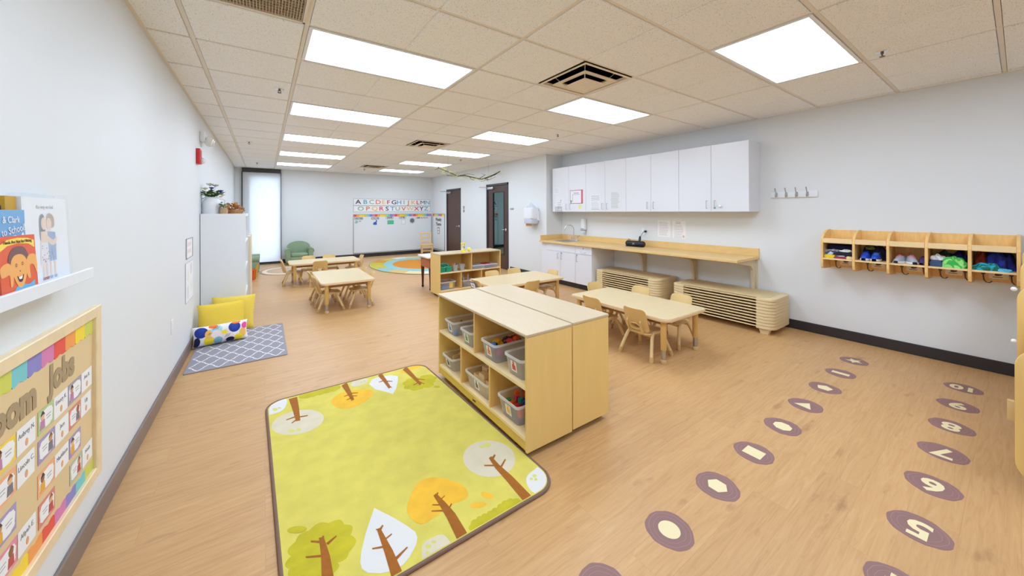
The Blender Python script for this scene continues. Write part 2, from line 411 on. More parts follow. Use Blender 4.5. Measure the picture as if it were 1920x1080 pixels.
for s in ((XL-.15, XL, YF-.15, YB+.15), (XR, XR+.15, YF-.15, YB+.15), (XL, XR, YF-.15, YF), (XL, XR, YB, YB+.15)): q.box(*s, ZC+.10, ZC+.40)
for x0, x1 in ((XL, XL+.02), (XR-.02, XR)): q.box(x0, x1, YF, YB, ZC-.001, ZC+.006)
struct(q.build('trim_and_added_roof', GRID, smooth=False))
# baseboards
bbs = lambda p: [(p, 0), (p, .015), (p*.6, .10), (0, .102), (0, 0)]
def baseboard(name, m_, segs):
    q = M()
    for s in segs: q.box(*s, b=.004, seg=1)
    struct(q.build(name, m_, smooth=False))
baseboard('baseboard_left', BASEBL, [(XL, XL+.014, YF, YB-.02, 0, .10)])
baseboard('baseboard_right', BASEB, [(XR-.014, XR, YF, 4.16, 0, .105)])
baseboard('baseboard_back', BASEB, [(.40, XD-.014, YB-.014, YB, 0, .105), (XL+.014, -.5, YB-.014, YB, 0, .105)])
baseboard('baseboard_door', BASEB, [(XD-.014, XD, YN, D2[0]-.07, 0, .105), (XD-.014, XD, D2[1]+.07, D1[0]-.07, 0, .105), (XD-.014, XD, D1[1]+.07, YB-.014, 0, .105)])
# window with roller shade
w1 = thing('window_1', None, None, (0, 0, 0)); w1['kind'] = 'structure'
q = M(); q.box(WX0, WX0+.025, YB+.03, YB+.10, 0, WZ1); q.box(WX1-.025, WX1, YB+.03, YB+.10, 0, WZ1); q.box(WX0, WX1, YB+.03, YB+.10, WZ1-.05, WZ1); q.box(WX0, WX1, YB+.03, YB+.10, 0, .06)
q.build('window_frame', DOORF, w1, smooth=False)
M().box(WX0+.05, WX1-.05, YB+.06, YB+.066, .06, WZ1-.05).build('pane', plastic_clear('window_glass', (240, 246, 248), .05, .02), w1, smooth=False)
rs = thing('roller_shade', 'white translucent roller shade glowing with daylight in dark frame', 'window shade', (0, YB-.028, 0))
q = M(); q.box(-.455, .365, .018, .020, .055, 2.44); q.build('shade_fabric', SHADE, rs, smooth=False)
M().box(-.47, .375, -.035, .028, 2.43, 2.535, b=.004).build('cassette', DOORF, rs, smooth=False)
M().tube([(-.455, .014, .05), (.365, .014, .05)], .012, 10).build('bottom_bar', DOORF, rs)
q = M(); q.box(-.478, -.458, -.02, .028, 0, 2.44); q.box(.367, .380, -.02, .028, 0, 2.44); q.build('side_channel', DOORF, rs, smooth=False)
M().box(-.458, .367, -.01, .028, 0, .018).build('sill_strip', BASEB, rs, smooth=False)

# doors
def door(n, d, glass):
    y0, y1, h = d
    r = thing('door_%d' % n, None, None); r['kind'] = 'structure'
    q = M()
    q.box(XD-.012, XD+.12, y0-.0, y0+.05, 0, h, b=.003); q.box(XD-.012, XD+.12, y1-.05, y1, 0, h, b=.003); q.box(XD-.012, XD+.12, y0, y1, h-.05, h, b=.003)
    q.build('door_frame', DOORF, r, smooth=False)
    a, b = y0+.053, y1-.053; x0, x1 = XD+.012, XD+.055
    if glass:
        g0, g1, z0, z1 = 7.06, 7.58, .34, 1.87
        q = M(); q.box(x0, x1, a, g0, .008, h-.053); q.box(x0, x1, g1, b, .008, h-.053); q.box(x0, x1, g0, g1, z1, h-.053); q.box(x0, x1, g0, g1, .008, z0)
        q.build('door_leaf', DOORW, r, smooth=False)
        q = M(); q.box(x0-.006, x1, g0, g0+.02, z0, z1); q.box(x0-.006, x1, g1-.02, g1, z0, z1); q.box(x0-.006, x1, g0+.02, g1-.02, z1-.02, z1); q.box(x0-.006, x1, g0+.02, g1-.02, z0, z0+.02)
        q.build('glazing_bead', flat('bead', (34, 30, 32), .4), r, smooth=False)
        gm = Matrix.Translation((x0+.015, (g0+g1)/2, 0)) @ Matrix.Rotation(-.0108, 4, 'Z')
        M().box(-.003, .003, (g0-g1)/2+.02, (g1-g0)/2-.02, z0+.02, z1-.02, mt=gm).build('glass', DGLASS, r, smooth=False)
    else:
        M().box(x0, x1, a, b, .008, h-.053).build('door_leaf', DOORW, r, smooth=False)
    # lever on the near side, closer at the far top
    ly = a+.065
    q = M(); q.tube([(x0, ly, .95), (x0-.014, ly, .95)], .03, 18); q.tube([(x0-.014, ly, .95), (x0-.05, ly, .95)], .011, 10); q.tube([(x0-.05, ly-.008, .95), (x0-.052, ly+.06, .95), (x0-.045, ly+.12, .945)], [.011, .010, .008], 10)
    q.build('door_handle', CHROME, r)
    q = M(); q.box(x0-.05, x0, b-.30, b-.02, h-.135, h-.075, b=.008); q.build('door_closer', STEEL, r)
    q = M(); q.tube([(x0-.03, b-.08, h-.072), (x0-.16, b+.16, h-.062), (x0-.04, b+.30 if glass else b+.10, h-.052)], .008, 6); q.build('closer_arm', ALU, r)
    q = M()
    for z in (.25, 1.03, 1.8): q.tube([(x0-.004, b+.002, z-.05), (x0-.004, b+.002, z+.05)], .008, 8)
    q.build('hinge', DOORF, r)
door(1, D1, False); door(2, D2, True)

# ================================================================== CEILING FITTINGS
def light(x, y):
    t = thing('ceiling_light', '', 'ceiling light', (x, y, ZC), 0, 'recessed ceiling light panels')
    q = M(); X, Y, I, J = .588, .29, .566, .268
    q.box(-X, -I, -Y, Y, -.002, .03); q.box(I, X, -Y, Y, -.002, .03); q.box(-I, I, -Y, -J, -.002, .03); q.box(-I, I, J, Y, -.002, .03)
    q.build('frame', WHITE, t, smooth=False)
    q = M(); q.box(-I, I, -J, J, .004, .010); q.build('diffuser', LENS, t, smooth=False)
    return t
l0 = None
for lx, ly, (row, k) in LIGHTS:
    nn = k if row == 'left row' else k
    if l0 is None: l0 = light(lx, ly); o = l0
    else: o = dup(l0, (lx, ly, ZC), 0, '')
    vis = k >= 0
    base = 'white rectangular ceiling light panel, '
    if row == 'left row':
        lab = base+('nearest one in the row by the left wall' if k == 0 else 'farthest one in the left wall row, near roller shade' if k == 4 else '%s from the camera in the row by the left wall' % ORD[k]) if vis else base+('one row behind the camera on the left' if k == -1 else 'farthest behind the camera on the left')
    else:
        lab = base+('largest in view, above the wall cubbies' if k == 0 else 'just beyond the large square air vent' if k == 1 else 'farthest one in the right row, nearest the alphabet strips' if k == 5 else '%s from the camera in the right row' % ORD[k]) if vis else base+'behind the camera on the right'
    o['label'] = lab
def vent(x, y, lab):
    t = thing('air_vent', lab, 'air vent', (x, y, ZC), 0, 'square ceiling air vents')
    VM = flat('vent_beige', (228, 216, 196), .5); I = .284
    def ring(q, a0, z0, a1, z1):
        for k in range(4):
            c, s = math.cos(PI/2*k), math.sin(PI/2*k); R = lambda x_, y_: (x_*c-y_*s, x_*s+y_*c)
            def P(u, a, z): p = R(u, -a); return (p[0], p[1], z)
            p = [P(-a0, a0, z0), P(a0, a0, z0), P(a1, a1, z1), P(-a1, a1, z1)]
            q.poly(p); q.poly([(v[0], v[1], v[2]+.004) for v in p][::-1])
    q = M(); ring(q, I, -.003, .262, -.003); ring(q, I, .012, I, -.003); ring(q, .262, -.003, .255, .02); q.build('outer_frame', VM, t, smooth=False)
    q = M(); ring(q, .255, .02, .255, .26); q.box(-.258, .258, -.258, .258, .26, .27); q.build('duct', flat('duct_brown', (84, 66, 50), .9), t, smooth=False)
    q = M(); ring(q, .200, -.018, .195, -.023); ring(q, .195, -.023, .140, -.010); ring(q, .200, -.018, .140, -.004); q.build('louvre_ring', VM, t, smooth=False)
    q = M(); ring(q, .118, -.036, .114, -.040); ring(q, .118, -.036, .09, -.026); q.box(-.114, .114, -.114, .114, -.0405, -.039); q.tube([(0, 0, -.0405), (0, 0, -.043)], .012, 10); q.build('centre_plate', VM, t, smooth=False)
    q = M()
    for k in range(4): c, s_ = math.cos(PI/4+PI/2*k), math.sin(PI/4+PI/2*k); q.tube([(.17*c, .17*s_, -.03), (.26*c, .26*s_, .05)], .004, 5)
    q.build('hanger', VM, t, smooth=False)
    return t
vent(VENTS[0][0], VENTS[0][1], 'large beige square air vent, nearest of the three, beside the right row of lights')
vent(VENTS[1][0], VENTS[1][1], 'beige square air vent in mid ceiling between the two light rows')
vent(VENTS[2][0], VENTS[2][1], 'small looking beige air vent farthest away, above the whiteboard')
g = thing('return_air_grille', 'grey beige egg-crate return air grille beside the nearest light panel', 'air grille', (GRILLE[0], GRILLE[1], ZC))
q = M()
for a in (-.29, .275): q.box(a, a+.015, -.29, .29, -.004, .012); q.box(-.29, .29, a, a+.015, -.004, .012)
q.build('frame', GRID, g, smooth=False)
q = M()
for k in range(38): q.box(-.275+.0147*k, -.275+.0147*k+.003, -.275, .275, .0, .012)
for k in range(19): q.box(-.275, .275, -.275+.03*k, -.275+.03*k+.003, .002, .012)
q.build('egg_crate', flat('grille_beige', (206, 190, 166), .5), g, smooth=False)
M().box(-.29, .29, -.29, .29, .09, .10).build('duct', flat('duct_grey', (170, 156, 138), .7), g, smooth=False)
sp0 = None
for (x, y, lab) in ((.12, 3.967, 'small ceiling sprinkler head beside the second left light panel'), (3.686, .573, 'ceiling sprinkler head nearest the right wall above the cubbies'),
        (3.62, 3.976, 'ceiling sprinkler head above the upper wall cabinets'), (-.201, 7.239, 'ceiling sprinkler head above the tall white shelf by left wall'),
        (-.135, 10.196, 'ceiling sprinkler head just in front of the roller shade'), (3.582, 7.112, 'ceiling sprinkler head above the hanging branch'), (2.222, 10.161, 'ceiling sprinkler head beside the farthest small air vent')):
    if sp0 is None:
        sp0 = thing('sprinkler_head', lab, 'sprinkler', (x, y, ZC), 0, 'ceiling sprinkler heads')
        M().lathe([(0, -.006), (.034, -.006), (.038, 0), (0, 0)], n=18).build('escutcheon', CHROME, sp0)
        q = M(); q.tube([(0, 0, 0), (0, 0, -.018)], .009, 8); q.tube([(-.012, 0, -.016), (-.009, 0, -.028), (0, 0, -.034)], .003, 6); q.tube([(.012, 0, -.016), (.009, 0, -.028), (0, 0, -.034)], .003, 6)
        q.build('frame', flat('sprinkler_bronze', (92, 78, 64), .35), sp0)
        M().lathe([(0, -.037), (.016, -.037), (.016, -.034), (0, -.034)], n=12).build('deflector', flat('sprinkler_bronze', (92, 78, 64), .35), sp0)
    else: dup(sp0, (x, y, ZC), 0, lab)

# ================================================================== CHAIRS AND TABLES
def backrest(q, w0=.130, w1=.120, zb=.250, zt=.475, yb=-.126, yt=-.196):
    def fn(u, v):
        a, b = 2*u-1, 2*v-1
        # rounded rectangle: pull the corners in
        k = .30
        x, t = a, b
        if abs(a) > 1-k and abs(b) > 1-k:
            da, db = (abs(a)-(1-k))/k, (abs(b)-(1-k))/k
            mx = max(da, db); ln = math.hypot(da, db)
            if ln > 0: da, db = da*mx/ln, db*mx/ln
            x = math.copysign((1-k)+k*da, a); t = math.copysign((1-k)+k*db, b)
        s = (t+1)/2; W = w0+(w1-w0)*s
        return Vector((x*W, yb+(yt-yb)*s+.03*(1-abs(x)**2.2)*-1*(.4+.6*s)+.012, zb+(zt-zb)*s))
    V = q.grid(fn, 18, 16)
    # oval hand hole low in the back
    dead = []
    cx, cz, A, B = 0, .302, .058, .026
    for f in q.bm.faces:
        c = f.calc_center_median()
        if ((c.x-cx)/A)**2+((c.z-cz)/B)**2 < 1: dead.append(f)
    bmesh.ops.delete(q.bm, geom=dead, context='FACES')
    for v in q.bm.verts:
        if any(e.is_boundary for e in v.link_edges) and abs(v.co.x) < .085 and .262 < v.co.z < .345:
            r = math.hypot((v.co.x-cx)/A, (v.co.z-cz)/B)
            if r > 1e-3: v.co.x = cx+(v.co.x-cx)/r; v.co.z = cz+(v.co.z-cz)/r
    bmesh.ops.recalc_face_normals(q.bm, faces=q.bm.faces[:])
    bmesh.ops.solidify(q.bm, geom=q.bm.faces[:]+q.bm.edges[:]+q.bm.verts[:], thickness=.009)
def make_chair(label):
    t = thing('child_chair', label, 'chair', (0, 0, 0), 0, 'tan plastic preschool chairs')
    q = M(); q.prism(rrect(-.132, .132, -.125, .135, .05), .226, .244, b=.007)
    q.build('seat', TANL, t)
    q = M(); backrest(q)
    bk = q.build('backrest', TAN, t)
    q = M(); q.tube([(.06*math.cos(a), -.166-.010*math.sin(a), .302+.029*math.sin(a)) for a in [2*PI*k/20 for k in range(20)]], .005, 6, closed=True)
    for s in (-1, 1): q.prism([(-.118, .228), (-.160, .245), (-.192, .345), (-.178, .365), (-.155, .30)], s*.07-.004, s*.07+.004, 'yz')
    q.build('rib', TAN, bk)
    for s in (-1, 1):
        for e in (-1, 1):
            q = M(); q.tube([(s*.128, e*.078, .212), (s*.135, e*.094, .188), (s*.167, e*.152, .045)], [.0155, .0155, .0155], 10)
            lg = q.build('leg', TANL, t)
            q = M(); q.tube([(s*.1662, e*.1505, .05), (s*.1715, e*.160, .012), (s*.172, e*.1605, 0)], [.0185, .0195, .0175], 10); q.build('leg_tip', TANF, lg)
        q = M(); q.tube([(s*.128, -.078, .212), (s*.124, -.06, .234), (s*.123, -.03, .243), (s*.123, .03, .243), (s*.124, .06, .234), (s*.128, .078, .212)], .0155, 10)
        q.build('side_rail', TANL, t)
    q = M()
    for e in (-.07, .07): q.tube([(-.128, e, .206), (.128, e, .206)], .009, 8)
    q.build('cross_bar', TANL, t)
    return t
LEGI = {}
def table(name_lab, cx, cy, along_x):
    t = thing('activity_table', name_lab, 'table', (cx, cy, 0), PI/2 if along_x else 0, 'low preschool tables')
    W, Ln, H = .35, .61, .425
    M().prism(rrect(-W+.004, W-.004, -Ln+.004, Ln-.004, .056, 7), H-.004, H, b=0).build('tabletop', TTOP, t)
    M().prism(rrect(-W, W, -Ln, Ln, .06, 7), H-.03, H-.0035, b=.009, seg=3).build('edge_band', TEDGE, t)
    q = M()
    for a, b2 in ((-W+.07, -W+.085), (W-.085, W-.07)): q.box(a, b2, -Ln+.09, Ln-.09, H-.075, H-.03)
    for a, b2 in ((-Ln+.075, -Ln+.09), (Ln-.09, Ln-.075)): q.box(-W+.07, W-.07, a, b2, H-.075, H-.03)
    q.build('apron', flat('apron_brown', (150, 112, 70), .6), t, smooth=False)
    for sx in (-1, 1):
        for sy in (-1, 1):
            x, y = sx*(W-.075), sy*(Ln-.085)
            lg = M().lathe([(0, .125), (.024, .125), (.0262, .128), (.0262, H-.03), (0, H-.03)], c=(x, y, 0), n=16).build('leg', TLEG, t)
            M().lathe([(0, .03), (.0215, .03), (.0215, .128), (0, .128)], c=(x, y, 0), n=16).build('leg_insert', STEEL, lg)
            M().lathe([(0, 0), (.025, 0), (.0275, .008), (.0275, .032), (.024, .038), (0, .038)], c=(x, y, 0), n=16).build('foot', TANF, lg)
    return t
table('low rectangular table nearest the stacked cots on the right', 3.25, 2.385, False)
table('low rectangular table behind the back-to-back birch shelves, by the sink cabinets', 2.99, 4.16, True)
table('low rectangular table nearest the camera on the left, end on to it', .97, 5.94, False)
table('low rectangular table farthest away on the left, in front of the green armchair', .985, 7.97, True)
CHAIRS = [  # x, y, facing, label
 (3.05, 2.10, 'E', 'tan child chair tucked in nearest the birch shelf, whole back with oval hole in view'),
 (3.05, 2.64, 'E', 'tan child chair half hidden behind the birch shelf, at the cot-side table'),
 (3.55, 2.12, 'W', 'tan child chair between the cot-side table and the longer-looking cot stack'),
 (3.55, 2.62, 'W', 'tan child chair on the wall side of the cot-side table, second from its near end'),
 (3.45, 2.95, 'S', 'tan child chair at the far end of the cot-side table'),
 (2.90, 3.86, 'N', 'tan child chair on the camera side of the table by the sink cabinets'),
 (2.86, 4.47, 'S', 'tan child chair between the sink-side table and the low toy shelf, the left one'),
 (3.27, 4.47, 'S', 'tan child chair on the far side of the sink-side table, the right one'),
 (2.50, 4.19, 'E', 'tan child chair with a blue and white name card on its back'),
 (3.50, 4.16, 'W', 'tan child chair at the end of the sink-side table nearest the cabinets'),
 (.765, 5.70, 'E', 'tan child chair on the left side of the front left table, nearest the camera'),
 (.745, 6.24, 'E', 'tan child chair on the left side of the front left table, the far one'),
 (1.17, 5.69, 'W', 'tan child chair on the right side of the front left table, nearest the camera'),
 (1.18, 6.24, 'W', 'tan child chair on the right side of the front left table, the far one'),
 (.855, 7.67, 'N', 'tan child chair with its back to the camera between the two left tables'),
 (.45, 8.04, 'E', 'tan child chair seen from the side at the left end of the farthest table'),
 (.75, 8.29, 'S', 'tan child chair in front of the green armchair, behind the farthest table'),
 (1.135, 8.29, 'S', 'tan child chair on the wall side of the farthest table, the right one'),
 (1.51, 7.97, 'W', 'tan child chair at the rug end of the farthest table'),
]
FACE = {'N': 0, 'S': PI, 'E': -PI/2, 'W': PI/2}
ch0 = make_chair(CHAIRS[0][3]); ch0.location = (CHAIRS[0][0], CHAIRS[0][1], 0); ch0.rotation_euler = (0, 0, FACE[CHAIRS[0][2]])
for k, (x, y, f, lab) in enumerate(CHAIRS[1:], 1):
    c = dup(ch0, (x, y, 0), FACE[f]+random.uniform(-.04, .04), lab)
    if k == 8:
        q = M(); mt = basis((0, -.212, .40), (1, 0, 0), (0, -.31, .95))
        q.box(-.075, .075, -.05, .05, 0, .002, mt=mt, mi=0); q.box(-.058, .058, -.035, .035, .002, .003, mt=mt, mi=1); q.text('N', .05, mt @ Matrix.Translation((0, 0, .0035)), mi=2)
        nc = q.build('name_card', [flat('card_blue', (52, 96, 160)), PAPER, INKD], c, smooth=False); nc['label'] = 'blue bordered white name card'

# ================================================================== BIRCH SHELVES
def open_shelf(label, name, x, y, rz, W=1.23, D=.35, H=.70, mat_top=BIRCHT, face=True, spot=False):
    """front faces local -y, width along local x from 0 to W"""
    t = thing(name, label, 'storage shelf', (x, y, 0), rz, 'low birch storage shelves')
    T, Z0 = .018, .035
    for a, b2 in ((0, T), (W-T, W)): M().box(a, b2, 0, D, Z0, H-T, b=.002, seg=1).build('side_panel', BIRCH, t, smooth=False)
    M().box(-.002, W+.002, -.003, D, H-T, H, b=.003, seg=1).build('top', BIRCHT, t, smooth=False)
    M().box(T, W-T, D-.008, D, Z0, H-T).build('back_panel', BIRCHD, t, smooth=False)
    M().box(T, W-T, .003, D-.008, .092, .110).build('bottom_shelf', BIRCHS, t, smooth=False)
    M().box(T, W-T, .003, D-.008, .380, .398).build('shelf', BIRCHS, t, smooth=False)
    M().box(W/2-.008, W/2+.008, .004, D-.008, .398, H-T).build('divider', BIRCHD, t, smooth=False)
    for k in (1, 2): M().box(W*k/3-.008, W*k/3+.008, .004, D-.008, .110, .380).build('divider', BIRCHD, t, smooth=False)
    M().box(T, W-T, .006, .02, Z0+.004, .092).build('kickboard', KICK, t, smooth=False)
    for a in (.06, W-.06):
        for b2 in (.06, D-.06): M().lathe([(0, 0), (.02, 0), (.022, .012), (.016, Z0), (0, Z0)], c=(a, b2, 0), n=12).build('caster', BLACK, t)
    if spot:
        q = M(); q.prism(ellipse(0, 0, .03, .009, 20), -.0015, .0015, 'xz', mt=Matrix.Translation((W/2, .0045, .066))); q.text('Jonti', .022, basis((W/2, .0022, .066), (1, 0, 0), (0, 0, 1)), mi=1, bold=.0006)
        q.build('maker_plate', [KICK, INKD], t, smooth=False)
    return t
SA = (1.20, 2.81)
shA = open_shelf('birch storage shelf holding picture-labelled clear bins, beside the tree rug', 'storage_shelf', SA[0], SA[1], -PI/2, spot=True)
shB = open_shelf('birch storage shelf turned back to back, its plain end panel nearest the chairs', 'storage_shelf', 1.897, 1.588, PI/2, D=.332)
SC = (2.30, 5.33)
shC = open_shelf('birch storage shelf with teal caddy and metal pails, in mid room', 'storage_shelf', SC[0], SC[1], 0, W=1.17, D=.38)
def A2W(a, b, z): return (SA[0]+b, SA[1]-a, z)      # along the front from the far end, into the depth
PICT = {'blue': (60, 116, 190), 'green': (98, 156, 70), 'orange': (232, 128, 48), 'red': (212, 62, 62), 'black': (44, 44, 44), 'grey': (92, 96, 104), 'yellow': (240, 196, 50)}
def make_bin(name, label, x, y, z, rz, W, D, H, pict=None, cat='bin', group='clear plastic toy bins'):
    """front faces local -y, x centred"""
    t = thing(name, label, cat, (x, y, z), rz, group)
    q = M(); r, tp, th = .022, .86, .003
    o0 = rrect(-W/2*tp, W/2*tp, D*(1-tp)/2, D*(1-(1-tp)/2), r, 4); o1 = rrect(-W/2, W/2, 0, D, r, 4)
    n = len(o0)
    B0 = [q.bm.verts.new((p[0], p[1], 0)) for p in o0]; B1 = [q.bm.verts.new((p[0], p[1], H-.012)) for p in o1]
    q.bm.faces.new(B0[::-1])
    for k in range(n): q.bm.faces.new((B0[k], B0[(k+1) % n], B1[(k+1) % n], B1[k]))
    bmesh.ops.solidify(q.bm, geom=q.bm.faces[:]+q.bm.edges[:]+q.bm.verts[:], thickness=-.0025)
    q.build('bin_body', CLEAR, t)
    q = M(); e = .007
    R1 = rrect(-W/2-e, W/2+e, -e, D+e, r+.004, 4); R2 = rrect(-W/2, W/2, 0, D, r, 4)
    for za, zb in ((H-.014, H),):
        a = [q.bm.verts.new((p[0], p[1], za)) for p in R1]; b2 = [q.bm.verts.new((p[0], p[1], zb)) for p in R1]; c = [q.bm.verts.new((p[0], p[1], zb)) for p in R2]; d = [q.bm.verts.new((p[0], p[1], za)) for p in R2]
        for A, B in ((a, b2), (b2, c), (c, d), (d, a)):
            for k in range(n): q.bm.faces.new((A[k], A[(k+1) % n], B[(k+1) % n], B[k]))
    q.build('rim', CLEARW, t)
    if pict:
        cw, chh = .056, .066
        sl = D*(1-tp)/2/(H-.012); mt = basis((0, D*(1-tp)/2*(1-.52)-.0015, H*.5), (1, 0, 0), (0, -sl, 1))
        q = M(); q.box(-cw/2, cw/2, -chh/2, chh/2, 0, .001, mt=mt)
        s = .0155
        for bx, by in ((-s/2-.001, -.022), (s/2+.001, -.022), (-s/2-.001, -.022+s+.001), (s/2+.001, -.022+s+.001), (0, -.022+2*s+.002)): q.box(bx-s/2, bx+s/2, by, by+s, .001, .0016, mt=mt, mi=1)
        q.box(-.004, .004, -.022+3*s+.002, -.022+3*s+.012, .001, .0016, mt=mt, mi=1)
        lc = q.build('label_card', [PAPER, flat('pict_'+pict, PICT[pict])], t, smooth=False)
    return t
BINS = [ # a-range along front, z floor, pict, H, label
 (.10, .255, .398, 'blue', .115, 'clear toy bin with blue block picture, top shelf far end'),
 (.375, .545, .398, 'green', .115, 'clear toy bin with green block picture, top shelf'),
 (.69, .87, .398, 'orange', .125, 'clear toy bin with orange block picture, full of toy cars'),
 (.98, 1.155, .398, 'red', .125, 'clear toy bin with red block picture, top shelf near end'),
 (.05, .235, .110, 'black', .105, 'clear toy bin with black block picture, holding wooden animals'),
 (.455, .77, .110, 'grey', .115, 'wide clear toy bin with grey block picture, holding wooden blocks'),
 (.90, 1.115, .110, 'yellow', .125, 'clear toy bin with yellow block picture, holding coloured cubes')]
BC = {}
for a0, a1, z, pc, H, lab in BINS:
    Wb = a1-a0; c = A2W((a0+a1)/2, .018, z)
    make_bin('toy_bin', lab, c[0], c[1], z, -PI/2, Wb, .29, H, pc); BC[pc] = ((a0+a1)/2, Wb, z, H)
def inbin(pc, u, v, dz):     # u across the front -1..1, v depth 0..1
    a, Wb, z, H = BC[pc]; return A2W(a+u*Wb/2*.74, .018+.03+v*.23, z+dz)
def block(name, lab, cat, grp, size, m_, p, rot, proto=None):
    if proto is None:
        o = M().box(-size[0]/2, size[0]/2, -size[1]/2, size[1]/2, 0, size[2], b=.002, seg=1).build(name, m_, smooth=False); tag(o, lab, cat, grp)
    else:
        o = proto.copy(); COL.objects.link(o)
        if m_ is not None and m_ is not proto.data.materials[0]:
            o.material_slots[0].link = 'OBJECT'; o.material_slots[0].material = m_
        o['label'] = lab
    o.location = p; o.rotation_euler = rot
    return o
WOODB = flat('raw_wood', (222, 190, 146)); WOODD = flat('brown_wood', (164, 108, 60))
bp = None
lay = [(-.6, .15, 0), (.1, .15, .03), (.65, .2, 0), (-.6, .45, 0), (.05, .45, 0), (.65, .5, 0), (-.5, .8, 0), (.1, .8, 0), (.6, .8, 0)]
for lv, dz in enumerate((.004, .036, .068, .1)):
    for i, (u, v, r) in enumerate(lay):
        if lv == 3 and i not in (1, 3, 5, 6, 7): continue
        p = inbin('grey', u*.92, v, dz); o = block('wooden_block', 'plain wooden block in the bin with the grey block picture', 'toy block', 'plain wooden blocks in the grey-picture bin', (.074, .05, .031), WOODB, p, (0, 0, random.uniform(-.12, .12)+PI/2), bp); bp = bp or o
o = block('wooden_block', 'plain wooden block standing tilted on top of the block pile', 'toy block', 'plain wooden blocks in the grey-picture bin', (.05, .05, .03), WOODB, inbin('grey', -.45, .5, .14), (.5, .3, .6), bp)
CUB = [((196, 44, 60), 'red'), ((232, 92, 40), 'orange'), ((40, 130, 80), 'green'), ((40, 70, 160), 'blue'), ((30, 150, 140), 'teal'), ((220, 60, 120), 'pink')]
bp = None; used = {}
i = 0
for lv, dz in enumerate((.004, .034, .064, .094)):
    for v in (.1, .38, .66, .92):
        for u in (-.78, -.25, .28, .8):
            if lv == 3 and (v < .3 or random.random() < .4): continue
            c, cn = CUB[(i*5+lv*2+int(v*3)) % 6]; i += 1
            o = block('coloured_cube', '%s toy cube among the heap in the yellow-picture bin' % cn, 'toy block', '%s cubes in the yellow-picture bin' % cn, (.028, .028, .028), flat('cube_'+cn, c, .4), inbin('yellow', u, v, dz), (0, 0, random.uniform(-.4, .4)), bp)
            o['group'] = '%s cubes in the yellow-picture bin' % cn; bp = bp or o
# toy cars in the orange bin
def car(lab, c, p, rot, grp='toy cars in the orange-picture bin'):
    t = thing('toy_car', lab, 'toy car', p, 0, grp); t.rotation_euler = rot
    q = M(); q.prism([(-.036, .008), (.036, .008), (.037, .02), (.02, .024), (.012, .038), (-.018, .038), (-.028, .024), (-.037, .022)], -.016, .016, 'xz', b=.003); q.build('body', c, t)
    for sx in (-.022, .022):
        for sy in (-.017, .017):
            M().tube([(sx, sy-.004, .009), (sx, sy+.004, .009)], .009, 12).build('wheel', BLACK, t)
    return t
cs = [('yellow', (240, 186, 40)), ('red', (206, 40, 40)), ('orange', (226, 90, 40)), ('blue', (50, 120, 210)), ('black', (40, 36, 40)), ('magenta', (190, 50, 130)), ('lime', (150, 180, 60)), ('dark red', (150, 30, 40)), ('navy', (30, 40, 100))]
pos = [(-.5, .3, .075, 'on top at the front'), (.3, .55, .085, 'on top in the middle'), (.5, .8, .09, 'on top at the back'), (.0, .1, .07, 'at the front rim'), (-.2, .6, .085, 'tilted on top of the pile'), (.5, .15, .035, 'behind the clear wall'), (.55, .35, .01, 'at the bottom front'), (-.3, .9, .08, 'at the back corner'), (.1, .9, .055, 'at the very back')]
for (cn, c), (u, v, dz, wh) in zip(cs, pos): car('%s toy car %s of the orange-picture bin' % (cn, wh), flat('car_'+cn, c, .35), inbin('orange', u, v, dz), (random.uniform(-.3, .3), random.uniform(-.3, .3), random.uniform(0, 6)))
# odds and ends in the other bins
for k, (pc, u, v, dz, c, nm, lab) in enumerate((('blue', .1, .3, .06, (70, 40, 36), 'brown', 'long brown toy piece lying in the blue-picture bin'), ('blue', .5, .5, .05, (40, 40, 46), 'black', 'long black toy piece lying in the blue-picture bin'), ('blue', -.3, .6, .05, (90, 60, 40), 'tan', 'long tan toy piece at the back of the blue-picture bin'))):
    o = M().prism([(-.05, 0), (.05, 0), (.056, .012), (.03, .018), (-.05, .016)], -.008, .008, 'xz', b=.002).build('toy_figure', flat('toy_'+nm, c)); tag(o, lab, 'toy', 'toy pieces in the blue-picture bin')
    o.location = inbin(pc, u, v, dz); o.rotation_euler = (.2, -.3, 1.0+k)
o = M().prism([(-.02, 0), (.02, 0), (.02, .04), (-.02, .04)], -.012, .012, 'xz', b=.004).build('toy_block', flat('toy_blue', (50, 120, 200))); tag(o, 'bright blue toy piece behind the clear wall of the blue-picture bin', 'toy'); o.location = inbin('blue', .6, .06, .004)
ANI = [(-.4, .3, 0), (.3, .3, 0), (-.3, .65, 0), (.4, .6, 0), (.0, .9, 0), (.1, .45, .035), (-.3, .5, .035), (.5, .85, .035)]
for k, (u, v, dz) in enumerate(ANI):
    q = M(); q.prism([(-.035, 0), (-.026, 0), (-.022, .016), (.016, .016), (.02, 0), (.028, 0), (.03, .03), (.046, .04), (.042, .052), (.026, .048), (.015, .036), (-.03, .038), (-.04, .03)], -.008, .008, 'xz', b=.0015)
    o = q.build('wooden_animal', [WOODB, WOODD][k % 2]); tag(o, ('pale' if k % 2 == 0 else 'brown')+' wooden animal figure lying in the black-picture bin', 'toy animal', ('pale' if k % 2 == 0 else 'brown')+' wooden animals in the black-picture bin')
    o.location = inbin('black', u, v, .05+dz); o.rotation_euler = (PI/2*.9 if k % 3 else .1, 0, k*1.3)
for k, (u, v) in enumerate(((.3, .7), (.55, .4))):
    o = M().lathe([(0, 0), (.028, 0), (.03, .02), (0, .022)], n=16).build('toy_disc', flat('disc_amber', (190, 96, 44))); tag(o, ['amber toy disc at the back of the red-picture bin', 'amber toy disc near the front of the red-picture bin'][k], 'toy'); o.location = inbin('red', u, v, .03+.02*k)
    o.location.z = BC['red'][2]+.005
